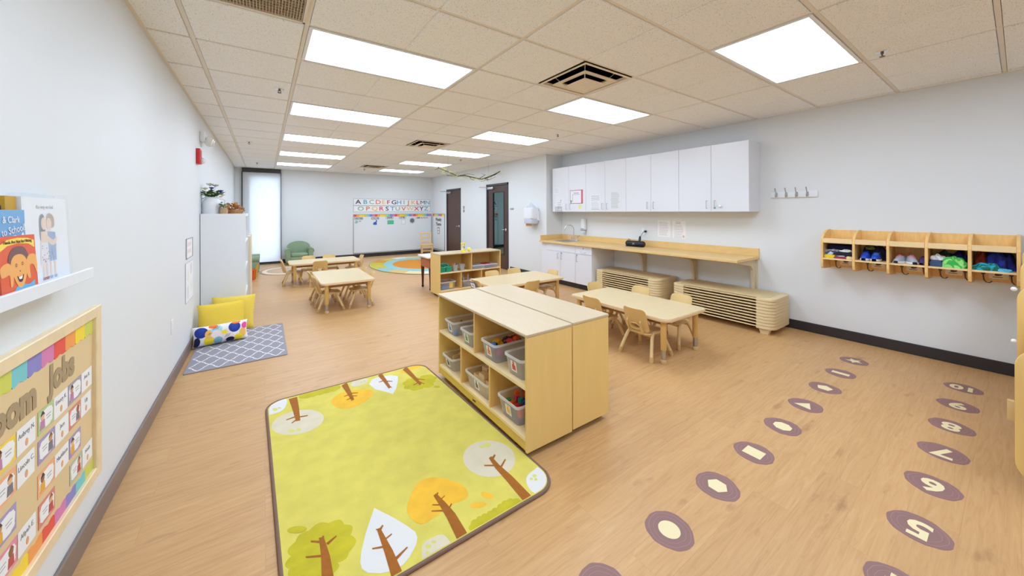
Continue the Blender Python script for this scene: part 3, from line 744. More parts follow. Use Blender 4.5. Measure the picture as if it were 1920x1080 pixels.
# ---- things on shelf C
def C2W(a, b, z): return (SC[0]+a, SC[1]+b, z)
TEAL = flat('teal_plastic', (64, 196, 160), .4)
t = thing('craft_caddy', 'teal plastic craft caddy with centre handle on the birch shelf', 'caddy', C2W(.125, .08, .398))
for k, (bx, by) in enumerate(((-.055, 0), (.055, 0), (-.055, .12), (.055, .12))):
    q = M(); a = rrect(-.046, .046, -.05, .05, .016, 4); b2 = rrect(-.052, .052, -.056, .056, .018, 4)
    A = [q.bm.verts.new((bx+p[0], by+p[1], 0)) for p in a]; B = [q.bm.verts.new((bx+p[0], by+p[1], .085)) for p in b2]
    q.bm.faces.new(A[::-1])
    for i in range(len(A)): q.bm.faces.new((A[i], A[(i+1) % len(A)], B[(i+1) % len(A)], B[i]))
    bmesh.ops.solidify(q.bm, geom=q.bm.faces[:]+q.bm.edges[:]+q.bm.verts[:], thickness=-.003)
    q.tube([(bx+p[0], by+p[1], .083) for p in b2], .0045, 6, closed=True)
    q.build('cup', TEAL, t)
q = M(); q.tube([(-.09, .06, .08), (-.07, .06, .115), (0, .06, .128), (.07, .06, .115), (.09, .06, .08)], .012, 8); q.build('handle', TEAL, t)
def pail(lab, x, y):
    t = thing('metal_pail', lab, 'pail', C2W(x, y, .398), 0, 'small grey metal pails')
    q = M(); q.lathe([(0, .003), (.034, .003), (.034, 0), (.036, 0), (.047, .10), (.05, .103), (.049, .107), (.044, .104), (.034, .006), (0, .006)], n=22); q.build('bucket', flat('galvanised', (172, 172, 166), .45), t)
    q = M(); q.tube([(-.048, 0, .098), (-.053, -.02, .06), (0, -.056, .04), (.053, -.02, .06), (.048, 0, .098)], .0018, 6); q.build('bail_handle', STEEL, t)
    return t
pail('small grey metal pail full of coloured pencils', .305, .06); pail('small grey metal pail empty looking, right of the pencil pail', .43, .06)
for k in range(9):
    c, cn = [((196, 60, 130), 'pink'), ((90, 60, 160), 'purple'), ((226, 190, 120), 'natural'), ((60, 70, 170), 'blue'), ((230, 150, 90), 'orange'), ((200, 60, 60), 'red'), ((222, 196, 140), 'pale'), ((120, 60, 150), 'violet'), ((80, 150, 90), 'green')][k]
    a = 2*PI*k/9; o = M().tube([(0, 0, 0), (0, 0, .115), (0, 0, .13)], [.004, .004, .0008], 6).build('pencil', flat('pencil_'+cn, c)); tag(o, '%s pencil standing in the metal pail' % cn, 'pencil', 'pencils in the metal pail')
    x, y, z = C2W(.305+.02*math.cos(a), .06+.02*math.sin(a), .406); o.location = (x, y, z); o.rotation_euler = (-.16*math.sin(a), .16*math.cos(a), 0)
def flatbox(lab, x, y, W, inner):
    t = thing('clear_storage_box', lab, 'storage box', C2W(x, y, .398), 0, 'flat clear storage boxes')
    q = M(); q.box(-W/2, W/2, 0, .26, 0, .052, b=.006); q.build('box_body', CLEAR, t)
    q = M(); q.box(-W/2-.004, W/2+.004, -.004, .264, .050, .062, b=.004); q.build('lid', CLEARW, t)
    return t
flatbox('flat clear lidded box with grey contents on the birch shelf', .73, .02, .24, 0); flatbox('flat clear lidded box with red and navy books inside', .985, .02, .26, 1)
for k, (dx, c, nm) in enumerate(((-.07, (60, 56, 110), 'navy'), (-.02, (90, 80, 150), 'violet'), (.045, (186, 30, 50), 'red'), (.095, (120, 120, 170), 'lilac'))):
    o = M().box(-.02, .02, 0, .2, 0, .038, b=.002, seg=1).build('card_pack', flat('pack_'+nm, c), smooth=False); tag(o, '%s card pack inside the flat clear box' % nm, 'card pack'); o.location = C2W(.985+dx, .03, .405)
for k, dx in enumerate((-.08, -.03, .03, .08)):
    o = M().box(-.018, .018, 0, .2, 0, .032, b=.002, seg=1).build('card_pack', flat('pack_grey%d' % (k % 2), ((120, 116, 120), (160, 150, 160))[k % 2]), smooth=False); tag(o, ['grey card pack at the left end of the flat box', 'mauve card pack left of the middle of the flat box', 'grey card pack right of the middle of the flat box', 'mauve card pack at the right end of the flat box'][k], 'card pack'); o.location = C2W(.73+dx, .03, .405)
o = M().box(-.07, .07, 0, .12, 0, .01, b=.002).build('book', flat('pack_crimson', (190, 40, 50)), smooth=False); tag(o, 'thin red book lying on the flat clear boxes', 'book'); o.location = C2W(.93, .06, .461); o.rotation_euler = (0, 0, .2)
b1 = make_bin('storage_bin', 'clear lidless bin with blue toys and a yellow card, bottom shelf left', SC[0]+.165, SC[1]+.03, .110, 0, .27, .25, .13, None, 'bin')
q = M(); q.box(-.03, .03, -.045, .045, 0, .001, mt=basis((.055, .008, .068), (1, 0, 0), (0, -.14, 1))); q.build('yellow_card', flat('card_yellow', (240, 206, 80)), b1, smooth=False)
for k in range(4):
    o = M().box(-.035, .035, -.03, .03, 0, .05, b=.006).build('toy_brick', flat('toy_bluegrey', (84, 132, 190))); tag(o, 'blue toy brick in the clear bin with the yellow card', 'toy', 'blue toy bricks in the clear bin'); o.location = C2W(.10+.075*(k % 2), .09+.08*(k//2), .115)
b2 = make_bin('storage_bin', 'clear bin with grey rods sticking out, bottom shelf middle', SC[0]+.53, SC[1]+.03, .110, 0, .22, .25, .12, None, 'bin')
for k in range(6):
    o = M().tube([(0, 0, 0), (-.06+.02*k, .03*(k % 3), .19)], .007, 8).build('rod', flat('rod_grey', (176, 172, 170))); tag(o, 'pale grey rod leaning out of the clear bin', 'rod', 'grey rods in the clear bin'); o.location = C2W(.50+.018*k, .09+.025*(k % 3), .12)
t = thing('sand_timer', 'yellow sand timer standing on the birch shelf top', 'sand timer', C2W(.485, .12, .70))
YL = flat('bright_yellow', (246, 226, 36), .35)
M().lathe([(0, 0), (.044, 0), (.044, .014), (.036, .022), (0, .022)], n=20).build('base', YL, t); M().lathe([(0, .128), (.036, .128), (.044, .136), (.044, .15), (0, .15)], n=20).build('cap', YL, t)
M().lathe([(.034, .022), (.034, .04), (.006, .073), (.006, .077), (.034, .11), (.034, .128)], n=20).build('glass', CLEAR, t)
M().lathe([(0, .024), (.028, .024), (.024, .038), (0, .052)], n=16).build('sand', YL, t); q = M()
for k in range(3): a = 2*PI*k/3+.5; q.tube([(.038*math.cos(a), .038*math.sin(a), .02), (.038*math.cos(a), .038*math.sin(a), .13)], .003, 6)
q.text('5', .05, basis((0, -.039, .078), (1, 0, 0), (0, 0, 1)), mi=1, bold=.002); q.build('post', [YL, INKD], t)
t = thing('toy_timer', 'round yellow toy timer beside the sand timer', 'timer', C2W(.60, .12, .70)); M().ball((0, 0, .034), (.037, .03, .034), 18).build('body', YL, t)
M().prism(ellipse(0, 0, .022, .022, 20), -.0305, -.027, 'xz', mt=Matrix.Translation((0, 0, .034))).build('dial', flat('pale_yellow', (250, 238, 120), .4), t)
# side table behind shelf C
t = thing('side_table', 'dark legged wooden side table with white top behind the birch shelf', 'table', (2.62, 6.12, 0))
M().box(-.30, .30, -.26, .26, .565, .60, b=.012).build('tabletop', flat('stone_white', (238, 230, 222), .4), t)
M().box(-.255, .255, -.215, .215, .39, .565, b=.004).build('apron', mat('cherry_wood', (176, 104, 62), .4, noise=.2, nscale=5, stretch=(2, 2, 10)), t, smooth=False)
for sx in (-1, 1):
    for sy in (-1, 1):
        lg = M().lathe([(0, .04), (.016, .04), (.022, .2), (.032, .385), (.03, .40), (0, .40)], c=(sx*.228, sy*.188, 0), n=14).build('leg', flat('dark_cherry', (84, 32, 26), .35), t)
        M().ball((sx*.228, sy*.188, .024), .024, 12).build('caster', BLACK, lg)

# ================================================================== KITCHEN WALL
UB = [5.44, 4.97, 4.53, 4.085, 3.652, 3.203, 2.761, 2.319, 1.875]; UX, UZ0, UZ1 = 4.80, 1.375, 2.245
def bar_handle(q, x, y, z, L=.10, out=.028, horiz=False):
    if horiz: q.tube([(x, y-L/2, z), (x-out, y-L/2, z), (x-out, y+L/2, z), (x, y+L/2, z)], .0042, 6)
    else: q.tube([(x, y, z-L/2), (x-out, y, z-L/2), (x-out, y, z+L/2), (x, y, z+L/2)], .0042, 6)
def upper(k, lab):
    y1, ym, y0 = UB[2*k], UB[2*k+1], UB[2*k+2]
    t = thing('wall_cabinet', lab, 'cabinet', (XR, (y0+y1)/2, UZ0), 0, 'white upper wall cabinets')
    of = Vector((XR, (y0+y1)/2, UZ0))
    q = M(); q.box(UX+.02-XR, 0, y0-of.y, y1-of.y, 0, UZ1-UZ0); q.build('body', LAM, t, smooth=False)
    for a, b2, s in ((ym, y1, 1), (y0, ym, -1)):
        d = M().box(UX-XR, UX+.0185-XR, a+.0018-of.y, b2-.0018-of.y, .001, UZ1-UZ0-.001, b=.0012, seg=1).build('door', LAM, t, smooth=False)
        q = M(); bar_handle(q, UX-XR, (ym+s*.052)-of.y, .095); q.build('handle', STEEL, d)
    return t
for k, lab in enumerate(('white two-door wall cabinet above the sink, papers on its doors', 'white two-door wall cabinet with two printed notices, second from the sink', 'white two-door wall cabinet with bare doors, third from the sink', 'white two-door wall cabinet at the cubby end, green dot on its door')):
    upper(k, lab)
def sheet(name, lab, cat, mt, w, h, m_=PAPER, extra=None, mats=None, group=None):
    """a sheet of paper on a wall: thin box in the frame mt, extra draws on it"""
    q = M(); q.box(-w/2, w/2, -h/2, h/2, 0, .0012, mt=mt, mi=0)
    if extra: extra(q, mt)
    o = q.build(name, [m_]+(mats or []), smooth=False); return tag(o, lab, cat, group)
def lines(n, w, y0, dy, mi=1, th=.004, rag=.25):
    def f(q, mt):
        for k in range(n):
            L = w*(1-rag*random.random()); q.box(-w/2, -w/2+L, y0-dy*k-th/2, y0-dy*k+th/2, .0012, .0016, mt=mt, mi=mi)
    return f
def UF(y, z, d=.001): return basis((UX-d, y, z), (0, -1, 0), (0, 0, 1))
def mixf(*fs):
    def f(q, mt):
        for g_ in fs: g_(q, mt)
    return f
DP = flat('door_paper', (229, 232, 239)); PINKF = flat('pink_frame', (214, 92, 110)); GREYL = flat('light_grey_ink', (168, 170, 176)); MINT = flat('mint_paper', (224, 230, 233))
def ex_hand(q, mt):
    for k, b in enumerate((-.16, -.11, -.07, -.02, .03)):
        for r in range(3): q.box(b*.9+.02, b*.9+.05, -.10-.035*r, -.088-.035*r, .0012, .0016, mt=mt, mi=1)
    q.prism(ellipse(.04, .03, .012, .03, 14, -.5), .0012, .0016, mt=mt, mi=2)
sheet('notice', 'white notice with small grey text high on the first cabinet door', 'notice', UF(5.30, 1.80), .20, .14, DP, lines(3, .13, .03, .032), [GREYL])
sheet('notice', 'white hand washing chart with rows of tiny figures on the first door', 'notice', UF(5.23, 1.56), .30, .26, DP, mixf(ex_hand, lines(4, .10, -.01, .032)), [INKD, flat('skin_pink', (214, 178, 160))])
def ex_pink(q, mt):
    q.box(-.165, .165, .117, .128, .0012, .002, mt=mt, mi=1); q.box(-.165, .165, -.128, -.117, .0012, .002, mt=mt, mi=1); q.box(-.165, -.155, -.128, .128, .0012, .002, mt=mt, mi=1); q.box(.125, .165, -.128, .128, .0012, .002, mt=mt, mi=1)
    q.box(-.10, .08, .04, .045, .0012, .0018, mt=mt, mi=2); q.box(-.10, -.094, -.09, .045, .0012, .0018, mt=mt, mi=2); q.box(-.07, .06, .065, .075, .0012, .0018, mt=mt, mi=2)
    q.box(-.15, -.12, -.11, -.06, .0012, .0018, mt=mt, mi=3)
sheet('framed_notice', 'pink bordered white notice on the second cabinet door', 'notice', UF(4.765, 1.655), .33, .256, DP, ex_pink, [PINKF, INK, flat('leaf_green', (110, 160, 90))])
o = M().prism(ellipse(0, 0, .036, .04, 24), 0, .0015, mt=UF(4.67, 1.47)).build('sticky_note', flat('pale_yellow_note', (236, 234, 130)), smooth=False); tag(o, 'round yellow sticker on the second cabinet door below the pink notice', 'sticker')
sheet('notice', 'white notice with bold grey lines on the third cabinet door', 'notice', UF(4.30, 1.545), .25, .28, DP, mixf(lines(3, .19, .105, .032, th=.009, rag=.05), lines(6, .19, .0, .022), lines(1, .19, -.125, .02, th=.008, rag=0)), [GREYL])
sheet('notice', 'pale white notice of fine print on the fourth cabinet door', 'notice', UF(3.86, 1.57), .22, .30, MINT, lines(15, .18, .125, .018, th=.005), [GREYL])
o = M().prism(ellipse(0, 0, .014, .014, 16), 0, .0015, mt=UF(2.275, 1.425)).build('sticker', flat('dot_green', (60, 176, 130)), smooth=False); tag(o, 'small green dot sticker on the last upper cabinet door', 'sticker')
q = M(); q.tube([(UX-.026, 2.262, 1.50), (UX-.03, 2.25, 1.47), (UX-.02, 2.225, 1.45)], .004, 6); q.ball((UX-.018, 2.20, 1.447), (.014, .02, .018), 12); o = q.build('cabinet_lock', WHITE); tag(o, 'white child-safety lock hanging on the last upper cabinet handle', 'lock')
# counter
CTZ, CX0 = .81, 4.50
ct = thing('worktop', 'long maple laminate worktop with backsplash, running from sink to wall brackets', 'worktop', (XR, 3.7, CTZ))
q = M(); q.box(CX0-XR, 0, 1.885-3.7, YN-3.7, -.034, 0, b=.004); q.build('slab', MAPLE, ct, smooth=False)
q = M(); q.box(-.02, 0, 1.885-3.7, YN-3.7, 0, .10, b=.003); q.build('backsplash', MAPLE, ct, smooth=False)
q = M(); q.box(CX0-XR+.02, -.02, YN-.02-3.7, YN-3.7, 0, .10, b=.003); q.build('side_splash', MAPLE, ct, smooth=False)
BRK = flat('bracket_cream', (214, 200, 172), .5)
for y, lab in ((3.52, 'cream worktop bracket above the cot stack by the sink cabinets'), (2.69, 'cream worktop bracket between the two cot stacks'), (1.93, 'cream worktop bracket at the free end of the worktop')):
    t = thing('shelf_bracket', lab, 'bracket', (XR, y, CTZ-.036), 0, 'cream brackets under the worktop')
    q = M(); q.prism([(-.02, 0), (-.50, 0), (-.50, -.02), (-.16, -.075), (-.105, -.13), (-.075, -.40), (-.06, -.43), (-.02, -.43)], -.016, .016, 'xz', b=.003); q.build('gusset', BRK, t)
    q = M(); q.box(-.02, 0, -.03, .03, -.45, 0, b=.003); q.build('wall_plate', BRK, t, smooth=False)
# base cabinets
BX = 4.545
def base(lab, y0, y1, doors, false_front):
    t = thing('base_cabinet', lab, 'cabinet', (XR, (y0+y1)/2, 0), 0, 'white base cabinets under the worktop'); oy = (y0+y1)/2
    q = M(); q.box(BX+.02-XR, -.004, y0-oy, y1-oy, .10, CTZ-.036); q.build('body', LAM, t, smooth=False)
    q = M(); q.box(BX+.075-XR, -.004, y0-oy, y1-oy, 0, .10); q.build('toe_kick', BASEB, t, smooth=False)
    d = M().box(BX-XR, BX+.0185-XR, y0-oy+.0018, y1-oy-.0018, .632, CTZ-.036, b=.0012, seg=1).build('false_front' if false_front else 'drawer', LAM, t, smooth=False)
    if not false_front:
        q = M(); bar_handle(q, BX-XR, 0, .668, horiz=True); q.build('handle', STEEL, d)
        q = M(); q.tube([(BX-XR, 0, .735), (BX-.006-XR, 0, .735)], .01, 12); q.build('lock', flat('lock_green_grey', (96, 120, 110), .4), d)
    for a, b2, hy, lk in doors:
        dd = M().box(BX-XR, BX+.0185-XR, a-oy+.0018, b2-oy-.0018, .104, .628, b=.0012, seg=1).build('door', LAM, t, smooth=False)
        q = M(); bar_handle(q, BX-XR, hy-oy, .545); q.build('handle', STEEL, dd)
        if lk: q = M(); q.tube([(BX-XR, hy-oy+.012, .608), (BX-.006-XR, hy-oy+.012, .608)], .01, 12); q.build('lock', flat('lock_green_grey', (96, 120, 110), .4), dd)
    return t
base('white sink base cabinet with two doors below a false drawer', 4.548, 5.33, [(4.94, 5.33, 4.99, 0), (4.548, 4.94, 4.89, 1)], True)
base('white base cabinet with drawer and one door, beside the cots', 4.155, 4.547, [(4.155, 4.547, 4.495, 1)], False)
struct(M().box(BX+.02, BX+.04, 5.332, YN-.001, .10, CTZ-.036).build('trim_2', LAM, smooth=False))
# sink, faucet, soap
t = thing('sink', 'small stainless steel drop-in sink in the worktop', 'sink', (4.80, 5.03, CTZ))
q = M(); a = rrect(-.20, .20, -.21, .21, .05, 6); b2 = rrect(-.165, .165, -.175, .175, .05, 6); c2 = rrect(-.14, .14, -.15, .15, .05, 6); n = len(a)
A = [q.bm.verts.new((p[0], p[1], .001)) for p in a]; B = [q.bm.verts.new((p[0], p[1], .004)) for p in b2]; Bb = [q.bm.verts.new((p[0]*.99, p[1]*.99, .0025)) for p in b2]
for k in range(n):
    q.bm.faces.new((A[k], A[(k+1) % n], B[(k+1) % n], B[k])); q.bm.faces.new((B[k], B[(k+1) % n], Bb[(k+1) % n], Bb[k]))
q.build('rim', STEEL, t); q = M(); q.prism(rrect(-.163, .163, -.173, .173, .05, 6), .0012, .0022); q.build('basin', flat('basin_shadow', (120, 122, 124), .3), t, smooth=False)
t = thing('faucet', 'chrome gooseneck faucet with two wing handles behind the sink', 'faucet', (5.00, 5.04, CTZ))
q = M(); q.prism(rrect(-.03, .03, -.11, .11, .03, 6), 0, .016, b=.004); q.build('base_plate', CHROME, t)
q = M(); q.tube([(0, 0, .012), (0, 0, .22)]+[(-.085+.085*math.cos(a), .04*(1-math.cos(a)), .22+.085*math.sin(a)) for a in [PI*k/10 for k in range(1, 11)]]+[(-.17, .08, .19)], .0095, 10); q.build('spout', CHROME, t)
for s in (-1, 1):
    q = M(); q.lathe([(0, 0), (.02, 0), (.018, .05), (0, .055)], c=(0, s*.085, .012), n=14); q.tube([(0, s*.085, .055), (-.01, s*.12, .075), (-.015, s*.17, .11)], [.007, .008, .009], 8); q.build('handle', CHROME, t)
t = thing('soap_dispenser', 'white wall soap dispenser above the worktop by the faucet', 'soap dispenser', (XR, 4.85, .97))
q = M(); q.prism(rrect(-.085, -.0, -.055, .055, .03, 5), .06, .27, b=.012); q.build('body', WHITE, t); q = M(); q.prism(rrect(-.088, -.0, -.05, .05, .025, 5), .035, .085, b=.006); q.build('level_window', flat('window_grey', (166, 170, 180), .35), t)
q = M(); q.prism(rrect(-.075, -.01, -.04, .04, .02, 5), 0, .036, b=.008); q.build('push_bar', WHITE, t)
# speaker
t = thing('portable_speaker', 'black portable speaker with cable on the worktop', 'speaker', (4.93, 3.575, CTZ), .06)
q = M(); q.lathe([(0, -.165), (.03, -.165), (.044, -.15), (.047, -.12), (.047, .12), (.044, .15), (.03, .165), (0, .165)], n=22, mt=Matrix.Translation((0, 0, .048)) @ Matrix.Rotation(PI/2, 4, 'X')); q.build('body', BLACK, t)
q = M(); q.box(-.05, .03, -.15, .15, 0, .012, b=.004); q.build('foot', flat('rubber_black', (18, 18, 22), .7), t); q = M(); q.lathe([(.03, 0), (.036, .004), (.03, .008), (0, .008), (0, 0)], n=18, mt=Matrix.Translation((0, -.158, .048)) @ Matrix.Rotation(PI/2, 4, 'X')); q.build('end_ring', flat('ring_brown', (60, 30, 26), .5), t)
q = M(); q.text('JBL', .03, basis((-.0475, 0, .05), (0, -1, 0), (0, 0, 1)), bold=.0008); q.build('badge', ALU, t, smooth=False)
q = M(); q.tube([(-.01, .09, .06), (-.02, .12, .115), (.01, .125, .118), (.02, .10, .10)], .006, 8); q.build('strap', flat('strap_tan', (150, 110, 70)), t)
t = thing('power_cable', 'black charging cable bundled behind the speaker, up to the outlet', 'cable', (4.96, 3.52, CTZ))
q = M(); q.tube([(0, 0, .085), (.02, -.002, .15), (.05, -.01, .20), (.08, -.02, .235), (.14, -.02, .245)], .0035, 6); q.build('cord', BLACK, t); q = M()
for a in (-.012, .0, .012): q.tube([(0, a, .07), (.01, a*1.6, .12), (.02, a, .17), (.012, a*.4, .11), (0, a, .07)], .0045, 6)
q.build('cord_bundle', BLACK, t); q = M(); q.box(.118, .150, -.035, -.005, .228, .258, b=.005); q.build('plug', BLACK, t)
t = thing('outlet', 'white wall outlet above the worktop with black plug in it', 'outlet', (XR, 3.555, 1.045)); q = M(); q.box(-.006, 0, -.036, .036, -.058, .058, b=.003); q.build('cover_plate', WHITE, t)
q = M()
for z in (-.022, .022): q.prism(ellipse(0, z, .016, .014, 14), -.008, -.005, 'yz')
q.build('socket', PAPER, t)
sheet('notice', 'white paper notice on wall above worktop, the left one beside the speaker', 'notice', wallR(3.185, 1.11), .215, .26, PAPER, lines(11, .16, .10, .02, th=.004), [GREYL])
sheet('notice', 'white paper notice with tiny flower corner above worktop, the right one', 'notice', wallR(2.94, 1.105), .21, .265, PAPER, mixf(lines(2, .10, .11, .02, th=.008), lines(10, .15, .06, .02, th=.004), lambda q, mt: q.prism(ellipse(.07, -.10, .014, .02, 12, .6), .0012, .0018, mt=mt, mi=2)), [GREYL, flat('petal', (216, 170, 150))])
# towel dispenser on the door wall
t = thing('paper_towel_dispenser', 'white wall paper towel dispenser beside the glazed door', 'dispenser', (XD, 5.88, 1.13))
q = M(); q.prism(rrect(-.20, 0, -.15, .15, .05, 6), .10, .33, b=.02); q.build('cover', WHITE, t); q = M(); q.prism(rrect(-.195, 0, -.145, .145, .05, 6), 0, .10, b=.012); q.build('lower_window', flat('smoky_window', (196, 200, 216), .3), t)
q = M(); q.box(-.16, -.155, -.10, .10, -.055, .02); q.build('towel', flat('kraft', (198, 158, 108), .8), t, smooth=False)
q = M(); q.box(-.05, 0, -.165, .165, .06, .27, b=.01); q.build('back_plate', WHITE, t)
t = thing('plastic_bag', 'clear crumpled plastic bag heaped on the towel dispenser', 'plastic bag', (XD-.10, 5.87, 1.462))
q = M(); q.grid(lambda u, v: Vector((.08*math.cos(2*PI*u)*(1-v*.7)*(1+.2*math.sin(6*PI*u+v*5)), .12*math.sin(2*PI*u)*(1-v*.7)*(1+.2*math.cos(10*PI*u)), .005+.085*v*(1+.3*math.sin(4*PI*u)))), 24, 6, closed_u=True); q.build('bag', plastic_clear('bag_plastic', (236, 238, 242), .35, .15), t)
for nm, y, z, w_, h_, lab in (('room_sign', 6.72, 1.44, .13, .035, 'narrow grey name sign beside the glazed door'), ('sign_plate', 9.13, 1.50, .085, .075, 'upper grey sign plate beside the solid door'), ('sign_plate', 9.13, 1.40, .085, .075, 'lower grey sign plate beside the solid door')):
    t = thing(nm, lab, 'sign', (XD, y, z)); q = M(); q.box(-.006, 0, -w_/2, w_/2, -h_/2, h_/2, b=.002); q.build('plate', flat('sign_grey', (112, 106, 106), .5), t, smooth=False)
    q = M(); q.box(-.0068, -.006, -w_*.36, w_*.36, -h_*.2, h_*.2); q.build('insert', flat('sign_insert', (188, 186, 184), .5), t, smooth=False)

# ================================================================== COTS
def make_cot(lab, grp, feet, top=False):
    """stackable child cot, long axis y, footprint 1.19 x .53"""
    t = thing('stacking_cot', lab, 'cot', (0, 0, 0), 0, grp)
    L, W = 1.19, .53
    for s in (-1, 1):
        r = .085; pp = [(-W/2, L/2-.17), (W/2, L/2-.17)]+[(W/2-r+r*math.cos(PI/2*k/6), L/2-r+r*math.sin(PI/2*k/6)) for k in range(7)]+[(-W/2+r-r*math.sin(PI/2*k/6), L/2-r+r*math.cos(PI/2*k/6)) for k in range(7)]
        q = M(); q.prism([(x, y*s) for x, y in pp], .0, .0325, b=.006)
        e = q.build('end_piece', COT, t)
        if feet:
            for sx in (-1, 1):
                q = M(); q.prism([(-.055, .004), (.055, .004), (.038, -.06), (-.038, -.06)], sx*(W/2-.06)-.035, sx*(W/2-.06)+.035, 'yz', b=.006, mt=Matrix.Translation((0, s*(L/2-.10), 0)))
                q.build('foot', COT, e)
    for sx in (-1, 1):
        q = M(); q.tube([(sx*(W/2-.020), -L/2+.12, .017), (sx*(W/2-.020), L/2-.12, .017)], .0075, 8); q.build('side_rail', COT, t)
    q = M()
    q.prism(rrect(-W/2+(.03 if top else .075), W/2-(.03 if top else .075), -L/2+.075, L/2-.075, .10, 8), .028, .0335 if not top else .036, b=.002); q.build('sheet', COTF, t)
    return t
def stack(x, y, n, z0, where, grp):
    p = None
    for k in range(n):
        kk = n-1-k
        lab = 'tan cot, top of the stack %s' % where if kk == 0 else 'tan cot, bottom of the stack %s' % where if k == 0 else 'tan cot, %s from top of the stack %s' % (ORD[kk], where)
        if k == 0: c = make_cot(lab, grp, True); c.location = (x, y, z0)
        elif kk == 0:
            c = make_cot(lab, grp, False, True); c.location = (x, y, z0+.0345*k)
        elif p is None: p = make_cot(lab, grp, False); p.location = (x, y, z0+.0345*k)
        else: dup(p, (x, y, z0+.0345*k), 0, lab)
NCOT = 10
stack(4.835, 2.145, NCOT, .06, 'under the free end of the worktop', 'tan cots in the stack nearest the camera')
stack(4.845, 3.535, NCOT, .06, 'beside the base cabinets', 'tan cots in the stack by the base cabinets')

# ================================================================== CUBBIES AND COAT HOOKS ON THE RIGHT WALL
cb = thing('wall_cubby', 'long maple wall cubby unit with five compartments and coat hooks', 'cubby shelf', (XR, .60, .97))
ox, oy, oz = XR, .60, .97
CF = 4.84
def side(y, full=True):
    d = CF-XR
    return [(0, 1.18-oz), (-.02, 1.185-oz), (-.12, 1.178-oz), (-.20, 1.15-oz), (d+.012, 1.095-oz), (d, 1.06-oz), (d, .83-oz), (d+.01, .79-oz), (d+.03, .775-oz), (d+.07, .772-oz), (0, .76-oz)]
YS = [1.205, .959, .720, .482, .244, .008]
for k, y in enumerate(YS):
    q = M(); q.prism(side(y), y-oy-.010, y-oy+.010, 'xz', b=.003); q.build('side_panel' if k in (0, 5) else 'divider', CUBBY, cb, smooth=False)
q = M(); q.box(-.014, 0, YS[5]-oy, YS[0]-oy, .775-oz, 1.178-oz); q.build('back_panel', CUBBY, cb, smooth=False)
for k in range(5):
    a, b2 = YS[k+1]-oy+.0102, YS[k]-oy-.0102
    q = M(); q.box(CF-XR+.004, -.014, a, b2, 1.048-oz, 1.062-oz); q.build('upper_shelf', CUBBYE, cb, smooth=False)
    q = M(); q.box(CF-XR+.002, CF-XR+.016, a, b2, 1.049-oz, 1.096-oz, b=.002, seg=1); q.build('front_lip', CUBBYE, cb, smooth=False)
    q = M(); q.box(CF-XR+.001, -.014, a, b2, .874-oz, .890-oz, b=.002, seg=1); q.build('lower_shelf', CUBBYE, cb, smooth=False)
    q = M(); q.box(-.04, -.0145, a, b2, .785-oz, .872-oz); q.build('hook_rail', CUBBY, cb, smooth=False)
    for s in (.05, .19):
        q = M(); yy = b2-s; q.tube([(-.04, yy, .855-oz), (-.048, yy, .825-oz), (-.052, yy-.003, .79-oz), (-.056, yy-.015, .772-oz), (-.058, yy-.032, .770-oz), (-.058, yy-.046, .785-oz)], .0042, 7); q.tube([(-.0405, yy, .845-oz), (-.044, yy, .845-oz)], .012, 10)
        q.build('hook', flat('hook_bronze', (96, 84, 76), .35), cb)
    if True:
        q = M(); mt = basis((CF-XR-.001+.0, (a+b2)/2-.02, .838-oz), (0, -1, 0), (0, 0, 1))
        q.box(-.05, .05, -.032, .032, 0, .0015, mt=mt); q.prism(ellipse(0, .006, .022, .012, 14, .3), .0015, .002, mt=mt, mi=1); q.box(-.03, .02, -.02, -.015, .0015, .002, mt=mt, mi=1)
        q.tf(Matrix.Translation((.235, 0, 0))); q.build('name_tag', [PAPERY, flat('tag_ink', (84, 74, 72))], cb, smooth=False)
def cubx(k, u): return YS[k]-.0102-u*(YS[k]-YS[k+1]-.0204)      # u 0..1 from the left end of compartment k
def lump(name, lab, cat, k, u, x, z, sx, sy, sz, c, seed, group=None, c2=None, folds=3.0):
    rnd = random.Random(seed); ph = [rnd.uniform(0, 6) for _ in range(6)]
    def fn(a, v):
        th = 2*PI*a; f = math.sin(PI*(v*.5))
        r = 1+.14*math.sin(folds*th+ph[0]+5*v)+.10*math.sin((folds+2)*th+ph[1]-4*v)
        h = math.cos(PI*v*.5)
        return Vector((sx*r*f*math.cos(th), sy*r*f*math.sin(th), sz*(h**.7 if h > 0 else 0)*(1+.18*math.sin(4*th+ph[2]+v*9)+.12*math.sin(9*v+ph[3]))))
    q = M(); q.grid(lambda a, v: fn(a, max(.02, v)), 40, 14, closed_u=True)
    m_ = mat('cloth_'+lab.split()[0]+str(seed), c, .9, noise=.35 if c2 is None else 0, nscale=40)
    if c2:
        nt = m_.node_tree; wv = nt.nodes.new('ShaderNodeTexWave'); wv.inputs['Scale'].default_value = 14; wv.inputs['Distortion'].default_value = 6
        tc = nt.nodes.new('ShaderNodeTexCoord'); rp = nt.nodes.new('ShaderNodeValToRGB'); rp.color_ramp.elements[0].color = rgb(*c); rp.color_ramp.elements[1].color = rgb(*c2); rp.color_ramp.elements[0].position = .4; rp.color_ramp.elements[1].position = .6
        nt.links.new(tc.outputs['Object'], wv.inputs['Vector']); nt.links.new(wv.outputs['Fac'], rp.inputs['Fac']); nt.links.new(rp.outputs['Color'], nt.nodes['Principled BSDF'].inputs['Base Color'])
    o = q.build(name, m_); tag(o, lab, cat, group); o.location = (x, cubx(k, u), z); return o
SZ = .8905
